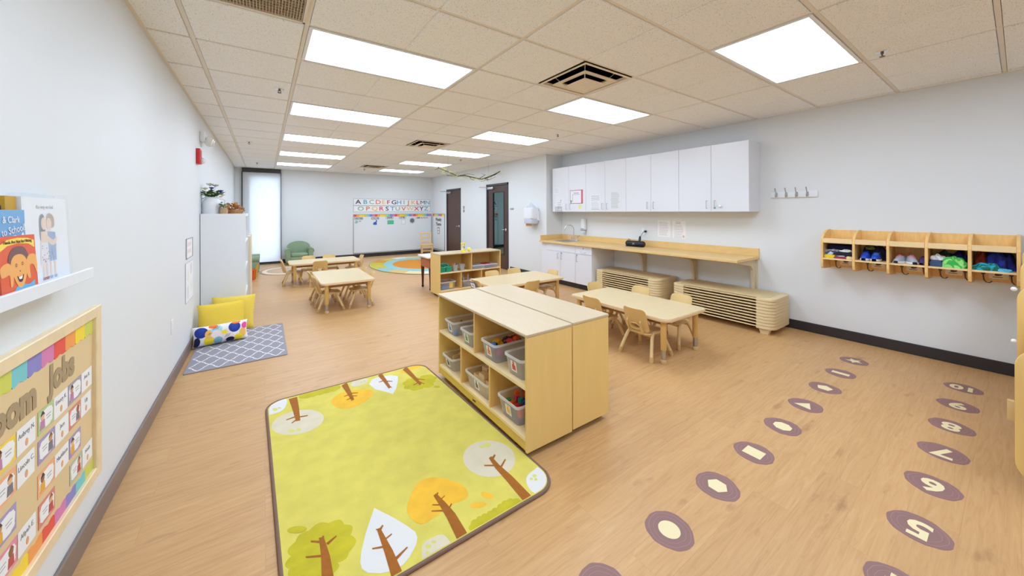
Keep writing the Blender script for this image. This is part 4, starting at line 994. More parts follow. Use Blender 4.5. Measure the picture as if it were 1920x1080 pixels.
# first compartment: folded clothes
def fold(name, lab, k, u0, u1, z0, z1, c, seed, x0=4.86, x1=5.06):
    q = M(); y1, y0 = cubx(k, u0), cubx(k, u1); h = z1-z0
    q.prism([(y0, 0), (y1, 0), (y1+.002, h*.3), (y1, h*.5), (y1+.001, h*.75), (y1-.008, h), (y0+.006, h*.95), (y0, h*.6)], 0, x1-x0, 'yz', b=h*.12)
    o = q.build(name, mat('cloth%d' % seed, c, .9, noise=.15, nscale=40)); tag(o, lab, 'clothing'); o.location = (x0, 0, z0); return o
fold('folded_shirt', 'yellow folded cloth at the bottom of the first cubby', 0, .03, .40, SZ, SZ+.035, (240, 212, 40), 11)
fold('folded_shirt', 'dark red folded cloth in the middle of the first cubby', 0, .36, .80, SZ, SZ+.022, (150, 60, 90), 12)
fold('folded_shirt', 'pale orange folded cloth at the right of the first cubby', 0, .79, .99, SZ, SZ+.03, (236, 206, 150), 13)
fold('folded_shirt', 'black folded clothing across the first cubby', 0, .42, .99, SZ+.032, SZ+.07, (26, 28, 40), 14)
fold('folded_shirt', 'navy folded clothing at the back of the first cubby', 0, .05, .98, SZ+.05, SZ+.135, (24, 28, 66), 15, x0=4.96)
lump('knit_sweater', 'grey and white knit sweater in the first cubby on the yellow cloth', 'clothing', 0, .28, 4.93, SZ+.036, .06, .075, .05, (196, 200, 212), 21, c2=(70, 74, 92))
lump('folded_towel', 'pale grey cloth strip lying on the black clothing in first cubby', 'clothing', 0, .76, 4.90, SZ+.071, .035, .055, .02, (226, 232, 236), 22)
lump('cloth_cap', 'round white cloth cap at the front of the first cubby', 'cap', 0, .60, 4.895, SZ+.023, .03, .042, .03, (236, 232, 226), 23)
# shoes
def shoe(lab, x, y, z, rz, cu, cs_, ct_, group, s=1.0):
    t = thing('child_shoe', lab, 'shoe', (x, y, z), rz, group)
    L = .145*s; W = .029*s
    def outline(u):
        return W*(.80+.25*math.sin(PI*min(1, u*1.15))-.35*max(0, (abs(u-.5)-.36)/.14)**2)
    q = M(); q.grid(lambda u, v: Vector(((u-.5)*L, math.cos(2*PI*v)*outline(u)*1.08, .009*s+(.009*s if math.sin(2*PI*v) > 0 else -.009*s)*min(1, abs(math.sin(2*PI*v))*3)+.004*s*max(0, u-.75)/.25)), 16, 16)
    q.build('sole', cs_, t)
    def up(u, v):
        th = PI*v; h = .058 if u < .45 else .058-.030*min(1, (u-.45)/.35)
        if u > .86: h *= max(.25, 1-((u-.86)/.14)**2)
        if u < .06: h *= .6+.4*u/.06
        r = outline(u)
        return Vector(((u-.5)*L*.97, math.cos(th)*r*(1-.25*math.sin(th)), (.016+math.sin(th)**.6*h)*s))
    q = M(); V = q.grid(up, 18, 12)
    dead = [f for f in q.bm.faces if f.calc_center_median().x < -.06*L and f.calc_center_median().x > -.44*L and f.calc_center_median().z > .060*s]
    bmesh.ops.delete(q.bm, geom=dead, context='FACES'); q.build('upper', cu, t)
    q = M(); q.tube([(-.25*L+.17*L*math.cos(a), .016*s*math.sin(a), .068*s+.008*s*-math.cos(a)) for a in [2*PI*k/16 for k in range(16)]], .004*s, 6, closed=True); q.build('collar', ct_, t)
    q = M()
    for k in range(3): q.tube([((.02+.07*k)*L, -.016*s, (.062-.007*k)*s), ((.03+.07*k)*L, 0, (.069-.007*k)*s), ((.02+.07*k)*L, .016*s, (.062-.007*k)*s)], .0022*s, 5)
    q.tube([(-.47*L, -.01*s, .055*s), (-.50*L, 0, .085*s), (-.47*L, .01*s, .055*s)], .0028*s, 6)
    q.build('laces', ct_, t)
    return t
BLU = flat('shoe_blue', (32, 74, 190), .55); SOLE = flat('shoe_sole', (232, 234, 238), .5); CORAL = flat('shoe_coral', (236, 84, 88), .5); SGREY = flat('shoe_grey', (164, 172, 188), .6); PURP = flat('shoe_purple', (84, 66, 130), .6)
shoe('bright blue child shoe with white sole, left of its pair in the second cubby', 4.925, cubx(1, .28), SZ, PI, BLU, SOLE, BLU, 'blue child shoes', 1.15)
shoe('bright blue child shoe with white sole, right of its pair in the second cubby', 4.925, cubx(1, .62), SZ, PI, BLU, SOLE, flat('shoe_teal', (60, 130, 180), .6), 'blue child shoes', 1.15)
lump('folded_jacket', 'navy jacket filling the back of the second cubby', 'clothing', 1, .55, 5.03, SZ, .065, .095, .13, (22, 26, 62), 31)
lump('cap', 'olive green cap perched on the navy jacket in second cubby', 'cap', 1, .40, 4.99, SZ+.105, .03, .04, .03, (112, 120, 60), 32)
shoe('grey and coral child shoe turned sideways in the third cubby, left', 4.925, cubx(2, .25), SZ, PI-.2, SGREY, SOLE, CORAL, 'grey and coral child shoes', 1.05)
shoe('grey and coral child shoe with open collar in the third cubby, right', 4.925, cubx(2, .61), SZ, PI+.35, SGREY, SOLE, CORAL, 'grey and coral child shoes', 1.1)
shoe('purple child shoe at the right side of the third cubby', 4.95, cubx(2, .90), SZ, PI, PURP, flat('sole_lilac', (150, 130, 170), .6), PURP, None, .9)
fold('folded_jeans', 'blue denim folded in the fourth cubby', 3, .04, .36, SZ, SZ+.055, (62, 84, 124), 41)
lump('white_cloth', 'crumpled white cloth on the denim in the fourth cubby', 'clothing', 3, .22, 4.93, SZ+.056, .045, .042, .042, (232, 234, 240), 42)
lump('green_towel', 'crumpled bright green patterned towel in the fourth cubby', 'towel', 3, .64, 4.92, SZ, .06, .075, .085, (150, 226, 130), 43, c2=(60, 180, 80), folds=4)
lump('folded_jacket', 'dark navy clothing behind the green towel', 'clothing', 3, .78, 5.03, SZ, .06, .05, .125, (30, 38, 110), 44)
lump('folded_jacket', 'grey clothing at the back of the fourth cubby', 'clothing', 3, .36, 5.04, SZ, .05, .06, .115, (70, 74, 80), 45)
lump('striped_shorts', 'turquoise and green striped shorts in the fifth cubby', 'clothing', 4, .36, 4.91, SZ, .05, .085, .05, (40, 170, 196), 51, c2=(30, 110, 90))
lump('folded_jacket', 'royal blue puffy jacket stuffed in the fifth cubby', 'clothing', 4, .62, 5.0, SZ, .085, .075, .15, (30, 44, 140), 52, folds=5)
lump('red_shirt', 'dark red shirt at the left of the fifth cubby', 'clothing', 4, .22, 5.02, SZ, .07, .045, .14, (150, 50, 30), 53)
lump('blue_sock', 'light blue sock at the front of the fifth cubby', 'sock', 4, .76, 4.872, SZ, .02, .035, .022, (90, 190, 226), 54)
# coat hook rail
t = thing('coat_hook_rail', 'white wall rail with four silver coat hooks', 'coat hooks', (XR, 1.53, 1.578))
q = M(); q.box(-.018, 0, -.225, .225, -.037, .037, b=.004); q.build('rail', WHITE, t)
for yy in (.165, .065, -.035, -.135):
    q = M(); q.tube([(-.018, yy, -.015), (-.05, yy, -.03), (-.06, yy, -.01), (-.052, yy, .01)], .0052, 7); q.tube([(-.018, yy, .01), (-.045, yy, .03), (-.062, yy, .062), (-.07, yy, .072)], .0052, 7); q.tube([(-.018, yy, -.025), (-.022, yy, .025)], .011, 10); q.ball((-.07, yy, .073), .008, 8)
    q.build('hook', STEEL, t)

# ================================================================== FLOOR DECALS
DEC = flat('decal_plum', (138, 102, 98), .55); DECL = flat('decal_ring', (158, 124, 120), .55); DECY = flat('decal_cream', (228, 214, 168), .55)
def rough(r, seed, n=44, amp=.035):
    rd = random.Random(seed); ph = [rd.uniform(0, 6) for _ in range(5)]
    return [(r*(1+amp*(math.sin(3*a+ph[0])*.6+math.sin(7*a+ph[1])*.35+math.sin(13*a+ph[2])*.25))*math.cos(a), r*(1+amp*(math.sin(3*a+ph[0])*.6+math.sin(7*a+ph[1])*.35+math.sin(13*a+ph[2])*.25))*math.sin(a)) for a in [2*PI*k/n for k in range(n)]]
def star(r0, r1, n=5, rot=0): return [((r0 if k % 2 == 0 else r1)*math.cos(PI*k/n+rot), (r0 if k % 2 == 0 else r1)*math.sin(PI*k/n+rot)) for k in range(2*n)]
def ngon(n, r, rot=0): return [(r*math.cos(2*PI*k/n+rot), r*math.sin(2*PI*k/n+rot)) for k in range(n)]
def decal(name, lab, x, y, seed, shape=None, num=None, group=None):
    t = thing(name, lab, 'floor decal', (x, y, 0), 0, group)
    q = M(); q.prism(rough(.098, seed)+[], 0, .0006)
    for r in (.085, .066):
        a = rough(r, seed+1); b2 = [(p[0]*.975, p[1]*.975) for p in a]; n = len(a)
        for k in range(n): q.poly([(a[k][0], a[k][1], .0008), (a[(k+1) % n][0], a[(k+1) % n][1], .0008), (b2[(k+1) % n][0], b2[(k+1) % n][1], .0008), (b2[k][0], b2[k][1], .0008)], mi=1)
    q.build('wood_slice_mat', [DEC, DECL], t, smooth=False)
    q = M()
    if num: q.text(num, .165 if len(num) == 1 else .135, basis((0, 0, .0012), (0, 1, 0), (-1, 0, 0)), ex=.0003, bold=.005)
    else: q.prism(shape, .0008, .0014)
    q.build('number' if num else 'shape', DECY, t, smooth=False)
    return t
SH = [('star', star(.062, .027, 5, PI)), ('rectangle', [(-.024, -.056), (.024, -.056), (.024, .056), (-.024, .056)]), ('pentagon', ngon(5, .05, 0)), ('triangle', [(-.045, -.04), (-.03, .058), (.05, -.01)]), ('octagon', ngon(8, .05, PI/8)),
      ('square', [(-.042, -.046), (.042, -.046), (.042, .046), (-.042, .046)]), ('hexagon', ngon(6, .047, PI/6)), ('circle', ellipse(0, 0, .045, .045, 30)), ('trapezoid', [(-.042, -.05), (.036, -.03), (.036, .03), (-.042, .05)])]
for k, (n, s) in enumerate(SH): decal('floor_decal', 'plum wood-slice floor decal with a cream %s' % n, 4.452-.4295*k if k < 8 else 1.02, .88, 60+k, shape=s, group='plum shape decals on the floor')
for k, n in enumerate(('10', '9', '8', '7', '6', '5', '4')): decal('floor_decal', 'plum wood-slice floor decal with the cream number %s' % n, 4.462-.4245*k, .257, 80+k, num=n, group='plum number decals on the floor')

# ================================================================== RUGS
def flatrug(q, pts, z, mi): q.poly([(p[0], p[1], z) for p in pts], mi=mi)
def smooth(pts, n=6):
    """closed Catmull-Rom through pts"""
    out = []; k = len(pts)
    for i in range(k):
        p0, p1, p2, p3 = (Vector(pts[(i+j-1) % k]) for j in range(4))
        for t in range(n):
            t /= n; out.append(tuple(.5*((2*p1)+(p2-p0)*t+(2*p0-5*p1+4*p2-p3)*t*t+(3*p1-p0-3*p2+p3)*t**3)))
    return out
RZ = .012
def rp(a, b): p = at(480+.38900*a, 660+.38889*b, RZ); return (p.x, p.y)      # tree rug artwork, measured on the rug's own plane
GRASS = mat('rug_grass', (212, 199, 92), .95, noise=.10, nscale=9, bump=.5, bscale=400)
RUGM = [GRASS, mat('rug_cream', (211, 201, 174), .95, noise=.05, nscale=12, bump=.4, bscale=400), mat('rug_white', (216, 215, 212), .95, bump=.4, bscale=400), mat('rug_amber', (236, 184, 54), .95, noise=.10, nscale=12, bump=.4, bscale=400),
        mat('rug_olive', (192, 180, 36), .95, noise=.14, nscale=14, bump=.4, bscale=400), mat('rug_trunk', (158, 94, 26), .95, noise=.12, nscale=40, bump=.4, bscale=400), mat('rug_moss', (206, 204, 110), .95, bump=.3, bscale=400)]
tr = thing('tree_rug', 'yellow green area rug patterned with trees, in front of the birch shelf', 'rug', (0, 0, 0))
RANG = math.radians(1.6)
def rugout(e, r=.11):
    c, s = math.cos(RANG), math.sin(RANG); ox, oy = .615, 2.235; W, L = .583-e, .885-e
    return [(ox+x*c-y*-s*1.0 if False else ox+x*c+y*-s*-1*-1, oy+x*s*.0+y) for x, y in rrect(-W, W, -L, L, r, 8)]
q = M(); q.prism(rugout(.006), 0, RZ); q.build('pile', GRASS, tr, smooth=False)
q = M(); o1 = rugout(0)
q.tube([(p[0], p[1], .007) for p in o1], .0085, 8, closed=True); q.build('bound_edge', mat('rug_binding', (126, 98, 84), .9, bump=.5, bscale=300), tr)
RUG_IN = rugout(.012, .10)
def inside(p):
    n = len(RUG_IN); c = False
    for i in range(n):
        x1, y1 = RUG_IN[i]; x2, y2 = RUG_IN[(i+1) % n]
        if (y1 > p[1]) != (y2 > p[1]) and p[0] < (x2-x1)*(p[1]-y1)/(y2-y1)+x1: c = not c
    return c
def clip(pts):
    """Sutherland-Hodgman against the convex rug outline (counter-clockwise)"""
    out = list(pts); n = len(RUG_IN)
    for i in range(n):
        a, b = Vector(RUG_IN[i]), Vector(RUG_IN[(i+1) % n])
        if (b-a).length < 1e-6: continue
        side = lambda p: (b.x-a.x)*(p[1]-a.y)-(b.y-a.y)*(p[0]-a.x)
        inp, out = out, []
        for k in range(len(inp)):
            p, r = inp[k], inp[(k+1) % len(inp)]; sp_, sr = side(p), side(r)
            if sp_ >= 0: out.append(p)
            if (sp_ >= 0) != (sr >= 0):
                t = sp_/(sp_-sr); out.append((p[0]+(r[0]-p[0])*t, p[1]+(r[1]-p[1])*t))
        if not out: return []
    return out
def dedupe(p):
    o = []
    for v in p:
        if not o or (Vector(v)-Vector(o[-1])).length > 4e-4: o.append(v)
    if len(o) > 1 and (Vector(o[0])-Vector(o[-1])).length < 4e-4: o.pop()
    return o
q = M()
LV = [0]
def lobes(w_, bulge=.36):
    A = sum(w_[i][0]*w_[(i+1) % len(w_)][1]-w_[(i+1) % len(w_)][0]*w_[i][1] for i in range(len(w_)))
    sg = 1 if A > 0 else -1; out = []
    for i in range(len(w_)):
        a, b = Vector(w_[i]), Vector(w_[(i+1) % len(w_)]); d = b-a; nn = Vector((d.y, -d.x))*sg
        for t in range(6): t /= 6; out.append(tuple(a+d*t+nn*bulge*math.sin(PI*t)))
    return out
def art(zp, mi, sm=True, lv=1, n=6, lob=0):
    LV[0] += 1
    w_ = [rp(*p) for p in zp]
    if lob: w_ = lobes(w_, lob)
    elif sm: w_ = smooth(w_, n)
    w_ = dedupe(clip(w_))
    if len(w_) > 2:
        q.poly([(p[0], p[1], RZ+.0004*lv+.000004*LV[0]) for p in w_], mi=mi)
def ell(cx, cy, a, b, rot=0, n=18): return ellipse(cx, cy, a, b, n, rot)
def trunk(path, w0, w1, branches, lv=3):
    """path from foot to tip; widths at foot and tip; branches as polylines"""
    k = len(path); Lf, Rt = [], []
    for i, p in enumerate(path):
        t = (Vector(path[min(i+1, k-1)])-Vector(path[max(i-1, 0)])).normalized(); nn = Vector((-t.y, t.x)); wd = (w0+(w1-w0)*i/(k-1))/2
        Lf.append((p[0]+nn.x*wd, p[1]+nn.y*wd)); Rt.append((p[0]-nn.x*wd, p[1]-nn.y*wd))
    art(Lf+Rt[::-1], 5, False, lv)
    for br, wd0, wd1 in branches: 
        k = len(br); Lf, Rt = [], []
        for i, p in enumerate(br):
            t = (Vector(br[min(i+1, k-1)])-Vector(br[max(i-1, 0)])).normalized(); nn = Vector((-t.y, t.x)); wd = (wd0+(wd1-wd0)*i/(k-1))/2
            Lf.append((p[0]+nn.x*wd, p[1]+nn.y*wd)); Rt.append((p[0]-nn.x*wd, p[1]-nn.y*wd))
        art(Lf+Rt[::-1], 5, False, lv)
# far row
art([(40, 300), (40, 240), (140, 225), (143, 262), (110, 290)], 2, True); art(ell(92, 277, 13, 7), 6, lv=2); art(ell(112, 270, 8, 4), 6, lv=2)
art([(205, 212), (400, 160), (392, 184), (360, 192), (330, 200), (295, 208), (262, 218), (235, 224)], 4, lob=.22)
art(ell(201, 339, 128, 56, -.20), 1); art(ell(172, 381, 17, 8), 6, lv=2); art(ell(205, 374, 12, 6), 6, lv=2)
trunk([(178, 222), (192, 275), (203, 333)], 42, 22, [([(192, 312), (146, 328)], 6, 4), ([(205, 314), (250, 307)], 6, 4), ([(196, 326), (172, 344)], 7, 4)])
art([(365, 230), (420, 195), (520, 180), (565, 190), (545, 225), (490, 258), (420, 274), (375, 258)], 3)
trunk([(425, 155), (448, 195), (467, 233)], 30, 14, [([(452, 205), (424, 215)], 5, 3), ([(455, 200), (492, 197)], 5, 3), ([(458, 212), (488, 212)], 5, 3), ([(460, 222), (436, 232)], 5, 3)])
art([(455, 160), (475, 138), (530, 128), (540, 140), (520, 155), (480, 166)], 1); art(ell(508, 146, 7, 3), 6, lv=2); art(ell(525, 141, 7, 3), 6, lv=2)
art([(545, 155), (560, 132), (600, 116), (650, 112), (684, 116), (684, 140), (676, 175), (660, 203), (640, 196), (575, 180)], 2, False)
trunk([(597, 108), (622, 140), (645, 174)], 22, 13, [([(620, 138), (592, 146)], 5, 3), ([(625, 141), (658, 142)], 5, 3), ([(636, 160), (655, 172)], 4, 3)])
art([(698, 92), (720, 80), (760, 68), (805, 62), (806, 70), (740, 90), (702, 104)], 3, False)
art([(716, 162), (722, 140), (748, 128), (790, 126), (812, 112), (856, 116), (862, 136), (850, 150), (846, 166), (808, 170), (786, 180), (742, 180)], 4, lob=.3); art(ell(872, 168, 16, 6), 4)
trunk([(716, 78), (755, 116), (794, 157)], 24, 12, [([(768, 130), (815, 134)], 5, 3), ([(785, 148), (758, 160)], 4, 3), ([(780, 140), (812, 155)], 4, 3)])
# right and near rows
art(ell(1124, 515, 126, 88, .06), 1); art(ell(1115, 448, 17, 10), 6, lv=2); art(ell(1088, 457, 12, 7), 6, lv=2)
trunk([(1312, 712), (1225, 615), (1165, 555), (1128, 508)], 46, 15, [([(1140, 515), (1152, 496)], 13, 8), ([(1165, 548), (1100, 548)], 8, 6), ([(1182, 553), (1202, 518)], 10, 6)])
art([(1302, 620), (1312, 592), (1345, 565), (1365, 560), (1440, 625), (1400, 680), (1356, 686), (1318, 660)], 2, True)
for cx, cy, r in ((1343, 598, 10), (1327, 612, 8), (1349, 615, 8)): art(ell(cx, cy, r, r*.8), 6, lv=2)
art(ell(1115, 692, 33, 14, .35), 3); art(ell(1072, 738, 40, 14, -.1), 3)
art([(1032, 862), (1034, 832), (1062, 806), (1084, 792), (1112, 780), (1134, 766), (1162, 752), (1182, 732), (1208, 716), (1240, 710), (1276, 716), (1300, 730), (1150, 850)], 4, lob=.26)
art([(728, 745), (765, 650), (800, 618), (860, 604), (930, 615), (1000, 645), (1022, 685), (1005, 712), (950, 735), (870, 790), (800, 830), (745, 800)], 3)
trunk([(1005, 910), (940, 790), (900, 735), (862, 688)], 60, 18, [([(868, 698), (877, 678)], 10, 6), ([(886, 716), (910, 694)], 6, 4), ([(890, 738), (850, 738)], 7, 5), ([(912, 765), (846, 768)], 8, 5), ([(925, 765), (943, 732)], 8, 5)])
art([(800, 950), (815, 915), (850, 895), (895, 880), (920, 895), (940, 925), (950, 960), (820, 1030)], 1); art(ell(857, 916, 12, 8), 6, lv=2); art(ell(830, 938, 15, 10), 6, lv=2); art(ell(826, 968, 9, 8), 6, lv=2)
art([(570, 752), (660, 797), (730, 840), (768, 868), (778, 895), (772, 930), (740, 990), (710, 1025), (670, 1052), (600, 1068), (540, 1065), (510, 1045), (502, 1015), (508, 960), (530, 870)], 2, False)
trunk([(700, 1130), (640, 965), (590, 852)], 66, 18, [([(596, 862), (612, 836)], 13, 7), ([(598, 862), (578, 856)], 7, 5), ([(622, 905), (655, 878)], 8, 5), ([(628, 938), (560, 950)], 11, 7), ([(668, 1005), (730, 942)], 16, 6)])
art([(168, 985), (190, 915), (255, 862), (350, 826), (425, 832), (456, 882), (448, 965), (392, 1015), (380, 1060), (300, 1095), (192, 1080), (160, 1045)], 4, lob=.30)
art(ell(198, 857, 48, 17, -.1), 4)
trunk([(348, 1110), (335, 985), (315, 895)], 62, 24, [([(318, 905), (326, 888)], 13, 8), ([(310, 917), (264, 914)], 11, 8), ([(322, 984), (240, 990)], 11, 8), ([(342, 928), (388, 888)], 13, 6)])
q.build('woven_picture', RUGM, tr, smooth=False)
# grey lattice rug
gr = thing('lattice_rug', 'small grey rug with white trellis pattern under the cushions', 'rug', (0, 0, 0))
gz = .008; GA = (-.575, .183, 4.09, 5.28)
q = M(); q.prism(rrect(*GA, .01, 2), 0, gz, b=.002, seg=1); q.build('weave', mat('grey_weave', (150, 146, 154), .95, bump=.4, bscale=300), gr, smooth=False)
q = M(); nx, ny = 5, 5; dx, dy = (GA[1]-GA[0]-.04)/nx, (GA[3]-GA[2]-.04)/ny
def seg2(q, p, r, w, z):
    p, r = Vector(p), Vector(r); t = (r-p).normalized(); n = Vector((-t.y, t.x))*w/2
    q.poly([(p+n).to_tuple()+(z,), (p-n).to_tuple()+(z,), (r-n).to_tuple()+(z,), (r+n).to_tuple()+(z,)])
for i in range(nx):
    for j in range(ny):
        cx, cy = GA[0]+.02+dx*(i+.5), GA[2]+.02+dy*(j+.5)
        for sx in (-1, 1):
            for sy in (-1, 1):     # ogee quarter from the side point to the top point
                pts = [(cx+sx*dx*.5, cy), (cx+sx*dx*.42, cy+sy*dy*.06), (cx+sx*dx*.26, cy+sy*dy*.20), (cx+sx*dx*.24, cy+sy*dy*.28), (cx+sx*dx*.10, cy+sy*dy*.42), (cx, cy+sy*dy*.5)]
                for a, b2 in zip(pts, pts[1:]): seg2(q, a, b2, .009, gz+.0006+.00001*(i+j))
q.build('trellis', flat('trellis_white', (236, 236, 240), .9), gr, smooth=False)
# oval story rug
orug = thing('oval_rug', 'large oval rug with orange centre and patchwork border near the whiteboard', 'rug', (3.40, 9.08, 0))
q = M(); q.prism(ellipse(0, 0, 1.24, 1.70, 64), 0, .009); q.build('pile', mat('oval_base', (214, 206, 110), .95), orug, smooth=False)
PAT = [((190, 174, 66), 0), ((216, 202, 156), 0), ((204, 138, 46), 0), ((140, 178, 178), 0), ((222, 214, 196), 0), ((184, 172, 60), 0), ((208, 172, 104), 0), ((200, 178, 84), 0)]
PM = [flat('patch_%d' % i, c[0], .95) for i, c in enumerate(PAT)]
q = M(); NP = 18
for k in range(NP):
    a0, a1 = 2*PI*k/NP+.1, 2*PI*(k+1)/NP+.1; m_ = 6
    pts = [(1.22*math.cos(a0+(a1-a0)*i/m_), 1.68*math.sin(a0+(a1-a0)*i/m_), .0096) for i in range(m_+1)]+[(.88*math.cos(a1-(a1-a0)*i/m_), 1.28*math.sin(a1-(a1-a0)*i/m_), .0096) for i in range(m_+1)]
    q.poly(pts, mi=(k*3) % 8)
q.build('woven_picture', PM, orug, smooth=False)
q = M(); q.prism(ellipse(0, 0, .90, 1.30, 56), .0092, .0102, mi=0); q.build('sky_ring', flat('patch_sky', (140, 184, 184), .95), orug, smooth=False); q = M(); q.prism(ellipse(0, 0, .70, .92, 56), .0095, .0108)
q.build('orange_centre', [flat('patch_orange', (206, 132, 34), .95)], orug, smooth=False)
q = M(); q.tube([(1.24*math.cos(a), 1.70*math.sin(a), .006) for a in [2*PI*k/72 for k in range(72)]], .0075, 6, closed=True); q.build('bound_edge', flat('oval_binding', (110, 120, 96), .9), orug)
srug = thing('braided_rug', 'small beige and white oval rug in front of the roller shade', 'rug', (.42, 9.98, 0))
q = M(); q.prism(ellipse(0, 0, .52, .68, 48), 0, .007, mi=0); q.prism(ellipse(0, 0, .47, .61, 48), .005, .008, mi=1); q.prism(ellipse(0, 0, .38, .50, 48), .006, .009, mi=2)
q.build('weave', [flat('braid_tan', (186, 156, 126), .95), flat('braid_cream', (240, 226, 206), .95), flat('braid_sand', (204, 174, 146), .95)], srug, smooth=False)

# ================================================================== CUSHIONS
def cushion(name, lab, W, H, T, m_, loc, tilt, rz, extra=None, mats=None, p=2.6):
    """W wide (local x), H tall (local z), T thick (local y); stands on its lower edge"""
    def prof(a, b): return T/2*max(0, (1-abs(a)**p))**.55*max(0, (1-abs(b)**p))**.55
    def fn(side):
        def f(u, v):
            a, b = 2*u-1, 2*v-1; pin = 1-.06*(abs(a)**2)*(1-b*b)*0
            x = a*W/2*(1-.07*(1-b*b)*(1 if abs(a) > .8 else abs(a))*0-.05*(b*b < 1)*(1-b*b)*abs(a)); z = b*H/2*(1-.08*(1-a*a)*0-.05*(1-a*a)*abs(b))
            return Vector((x, side*prof(a, b), z))
        return f
    q = M(); q.grid(fn(1), 22, 18); q.grid(fn(-1), 22, 18); bmesh.ops.remove_doubles(q.bm, verts=q.bm.verts[:], dist=1e-4)
    t = thing(name, lab, 'cushion', loc); t.rotation_euler = (tilt, 0, rz)
    q.tf(Matrix.Translation((0, 0, H/2))); q.build('cover', m_, t)
    if extra:
        q = M(); extra(q, lambda a, b, d=.0012: Vector((a*W/2*(1-.05*(1-b*b)*abs(a)), -prof(a, b)-d, b*H/2*(1-.05*(1-a*a)*abs(b))+H/2))); q.build('print', mats, t, smooth=True)
    return t
cushion('cushion', 'large yellow cushion leaning in front of another yellow one, against the white shelf', .41, .385, .14, YELLOW, (-.385, 5.02, .010), -.22, .10)
cushion('cushion', 'yellow cushion mostly hidden behind, its right corner toward the floor', .42, .40, .13, mat('yellow_cotton_pale', (238, 210, 86), .85, noise=.05, nscale=160, bump=.5, bscale=220), (-.315, 5.27, .010), -.28, -.16)
def dots(q, P):
    D = [(x_, y_, a_*1.22, b_*1.3, m_) for x_, y_, a_, b_, m_ in [(-.72, .35, .20, .42, 0), (-.45, -.55, .15, .36, 1), (-.42, .05, .15, .36, 2), (-.18, .45, .17, .40, 3), (-.20, -.02, .16, .30, 4), (-.28, .82, .14, .16, 5), (.20, -.30, .19, .50, 6), (.48, .40, .19, .42, 0), (.55, .88, .14, .12, 5), (.80, -.28, .12, .34, 2), (.62, -.72, .14, .26, 1), (-.13, -.68, .13, .28, 7), (.30, -.80, .13, .18, 8), (.88, .42, .10, .26, 9), (-.88, -.55, .10, .36, 8), (.10, .05, .10, .16, 1)]]
    L = 0
    for cx, cy, a, b, mi in D:
        L += 1; n = 24
        for ring in range(4):
            r0, r1 = ring/4, (ring+1)/4
            for k in range(n):
                pts = []
                for r, kk in ((r0, k), (r1, k), (r1, k+1), (r0, k+1)):
                    th = 2*PI*kk/n; x, y = cx+a*r*math.cos(th), cy+b*r*math.sin(th)
                    pts.append(P(max(-.97, min(.97, x)), max(-.97, min(.97, y)), .0014+.00012*L))
                pts = [p for i, p in enumerate(pts) if (p-pts[i-1]).length > 1e-5]
                if len(pts) > 2: q.poly([tuple(p) for p in pts], mi=mi)
    for cx, cy, dx_, dy_, n, mi in ((-.40, .1, .02, .10, 3, 10), (.22, -.35, .03, .16, 4, 10), (-.18, .60, .0, .14, 5, 10), (-.72, .35, .10, .03, 3, 11), (.48, .40, .10, .03, 3, 11)):
        for k in range(n):
            o = (k-(n-1)/2)
            if mi == 10: A, B = (cx-.05+o*.045, cy-dy_), (cx+.02+o*.045, cy+dy_)
            else: A, B = (cx-dx_, cy+o*.16), (cx+dx_, cy+o*.16+.05)
            m2 = 6
            for i in range(m2):
                u0, u1 = i/m2, (i+1)/m2; w_ = .008 if mi == 10 else .0
                p0 = (A[0]+(B[0]-A[0])*u0, A[1]+(B[1]-A[1])*u0); p1 = (A[0]+(B[0]-A[0])*u1, A[1]+(B[1]-A[1])*u1); wv = .025
                if mi == 10: quad = [(p0[0]-.007, p0[1]), (p0[0]+.007, p0[1]), (p1[0]+.007, p1[1]), (p1[0]-.007, p1[1])]
                else: quad = [(p0[0], p0[1]-wv), (p1[0], p1[1]-wv), (p1[0], p1[1]+wv), (p0[0], p0[1]+wv)]
                q.poly([tuple(P(max(-.97, min(.97, x)), max(-.97, min(.97, y)), .0045)) for x, y in quad], mi=mi)
DOTM = [flat('dot_royal', (30, 56, 150), .8), flat('dot_yellow', (246, 220, 40), .8), flat('dot_mustard', (240, 190, 90), .8), flat('dot_aqua', (178, 220, 222), .8), flat('dot_blush', (240, 222, 222), .8), flat('dot_orange', (242, 120, 40), .8), flat('dot_pale', (238, 226, 228), .8), flat('dot_sea', (130, 186, 196), .8), flat('dot_navy', (20, 30, 70), .8), flat('dot_pink', (232, 80, 160), .8), flat('dot_line', (30, 30, 50), .8), flat('dot_royal_light', (60, 84, 190), .8)]
cushion('bolster_cushion', 'white bolster cushion printed with colourful dots, in front of the yellow cushions', .46, .20, .15, mat('white_cotton', (240, 238, 240), .85), (-.375, 4.83, .012), -.30, .16, dots, DOTM, p=3.4)

# ================================================================== LEFT WALL
# tall white shelf, open side to the room
KX, K0, K1, KH = -.192, 5.50, 6.28, 1.372
t = thing('cube_shelf', 'tall white cube shelf standing end-on against the left wall', 'shelf', ((XL+KX)/2, (K0+K1)/2, 0)); ox, oy = (XL+KX)/2, (K0+K1)/2
KW, KD = KX-XL-.006, K1-K0
for a in (K0, K1-.036): q = M(); q.box(XL+.006-ox, KX-ox, a-oy, a+.036-oy, 0, KH-.036, b=.001, seg=1); q.build('side_panel', WHITE, t, smooth=False)
q = M(); q.box(XL+.006-ox, KX+.004-ox, K0-.001-oy, K1+.001-oy, KH-.036, KH, b=.001, seg=1); q.build('top', WHITE, t, smooth=False)
for k, z in enumerate((.02, .357, .69, 1.02)): q = M(); q.box(XL+.02-ox, KX-ox, K0+.036-oy, K1-.036-oy, z-.012, z+.012); q.build('shelf', RIMW, t, smooth=False)
q = M(); q.box(XL+.02-ox, KX-.01-ox, -.012, .012, .03, KH-.036); q.build('divider', RIMW, t, smooth=False)
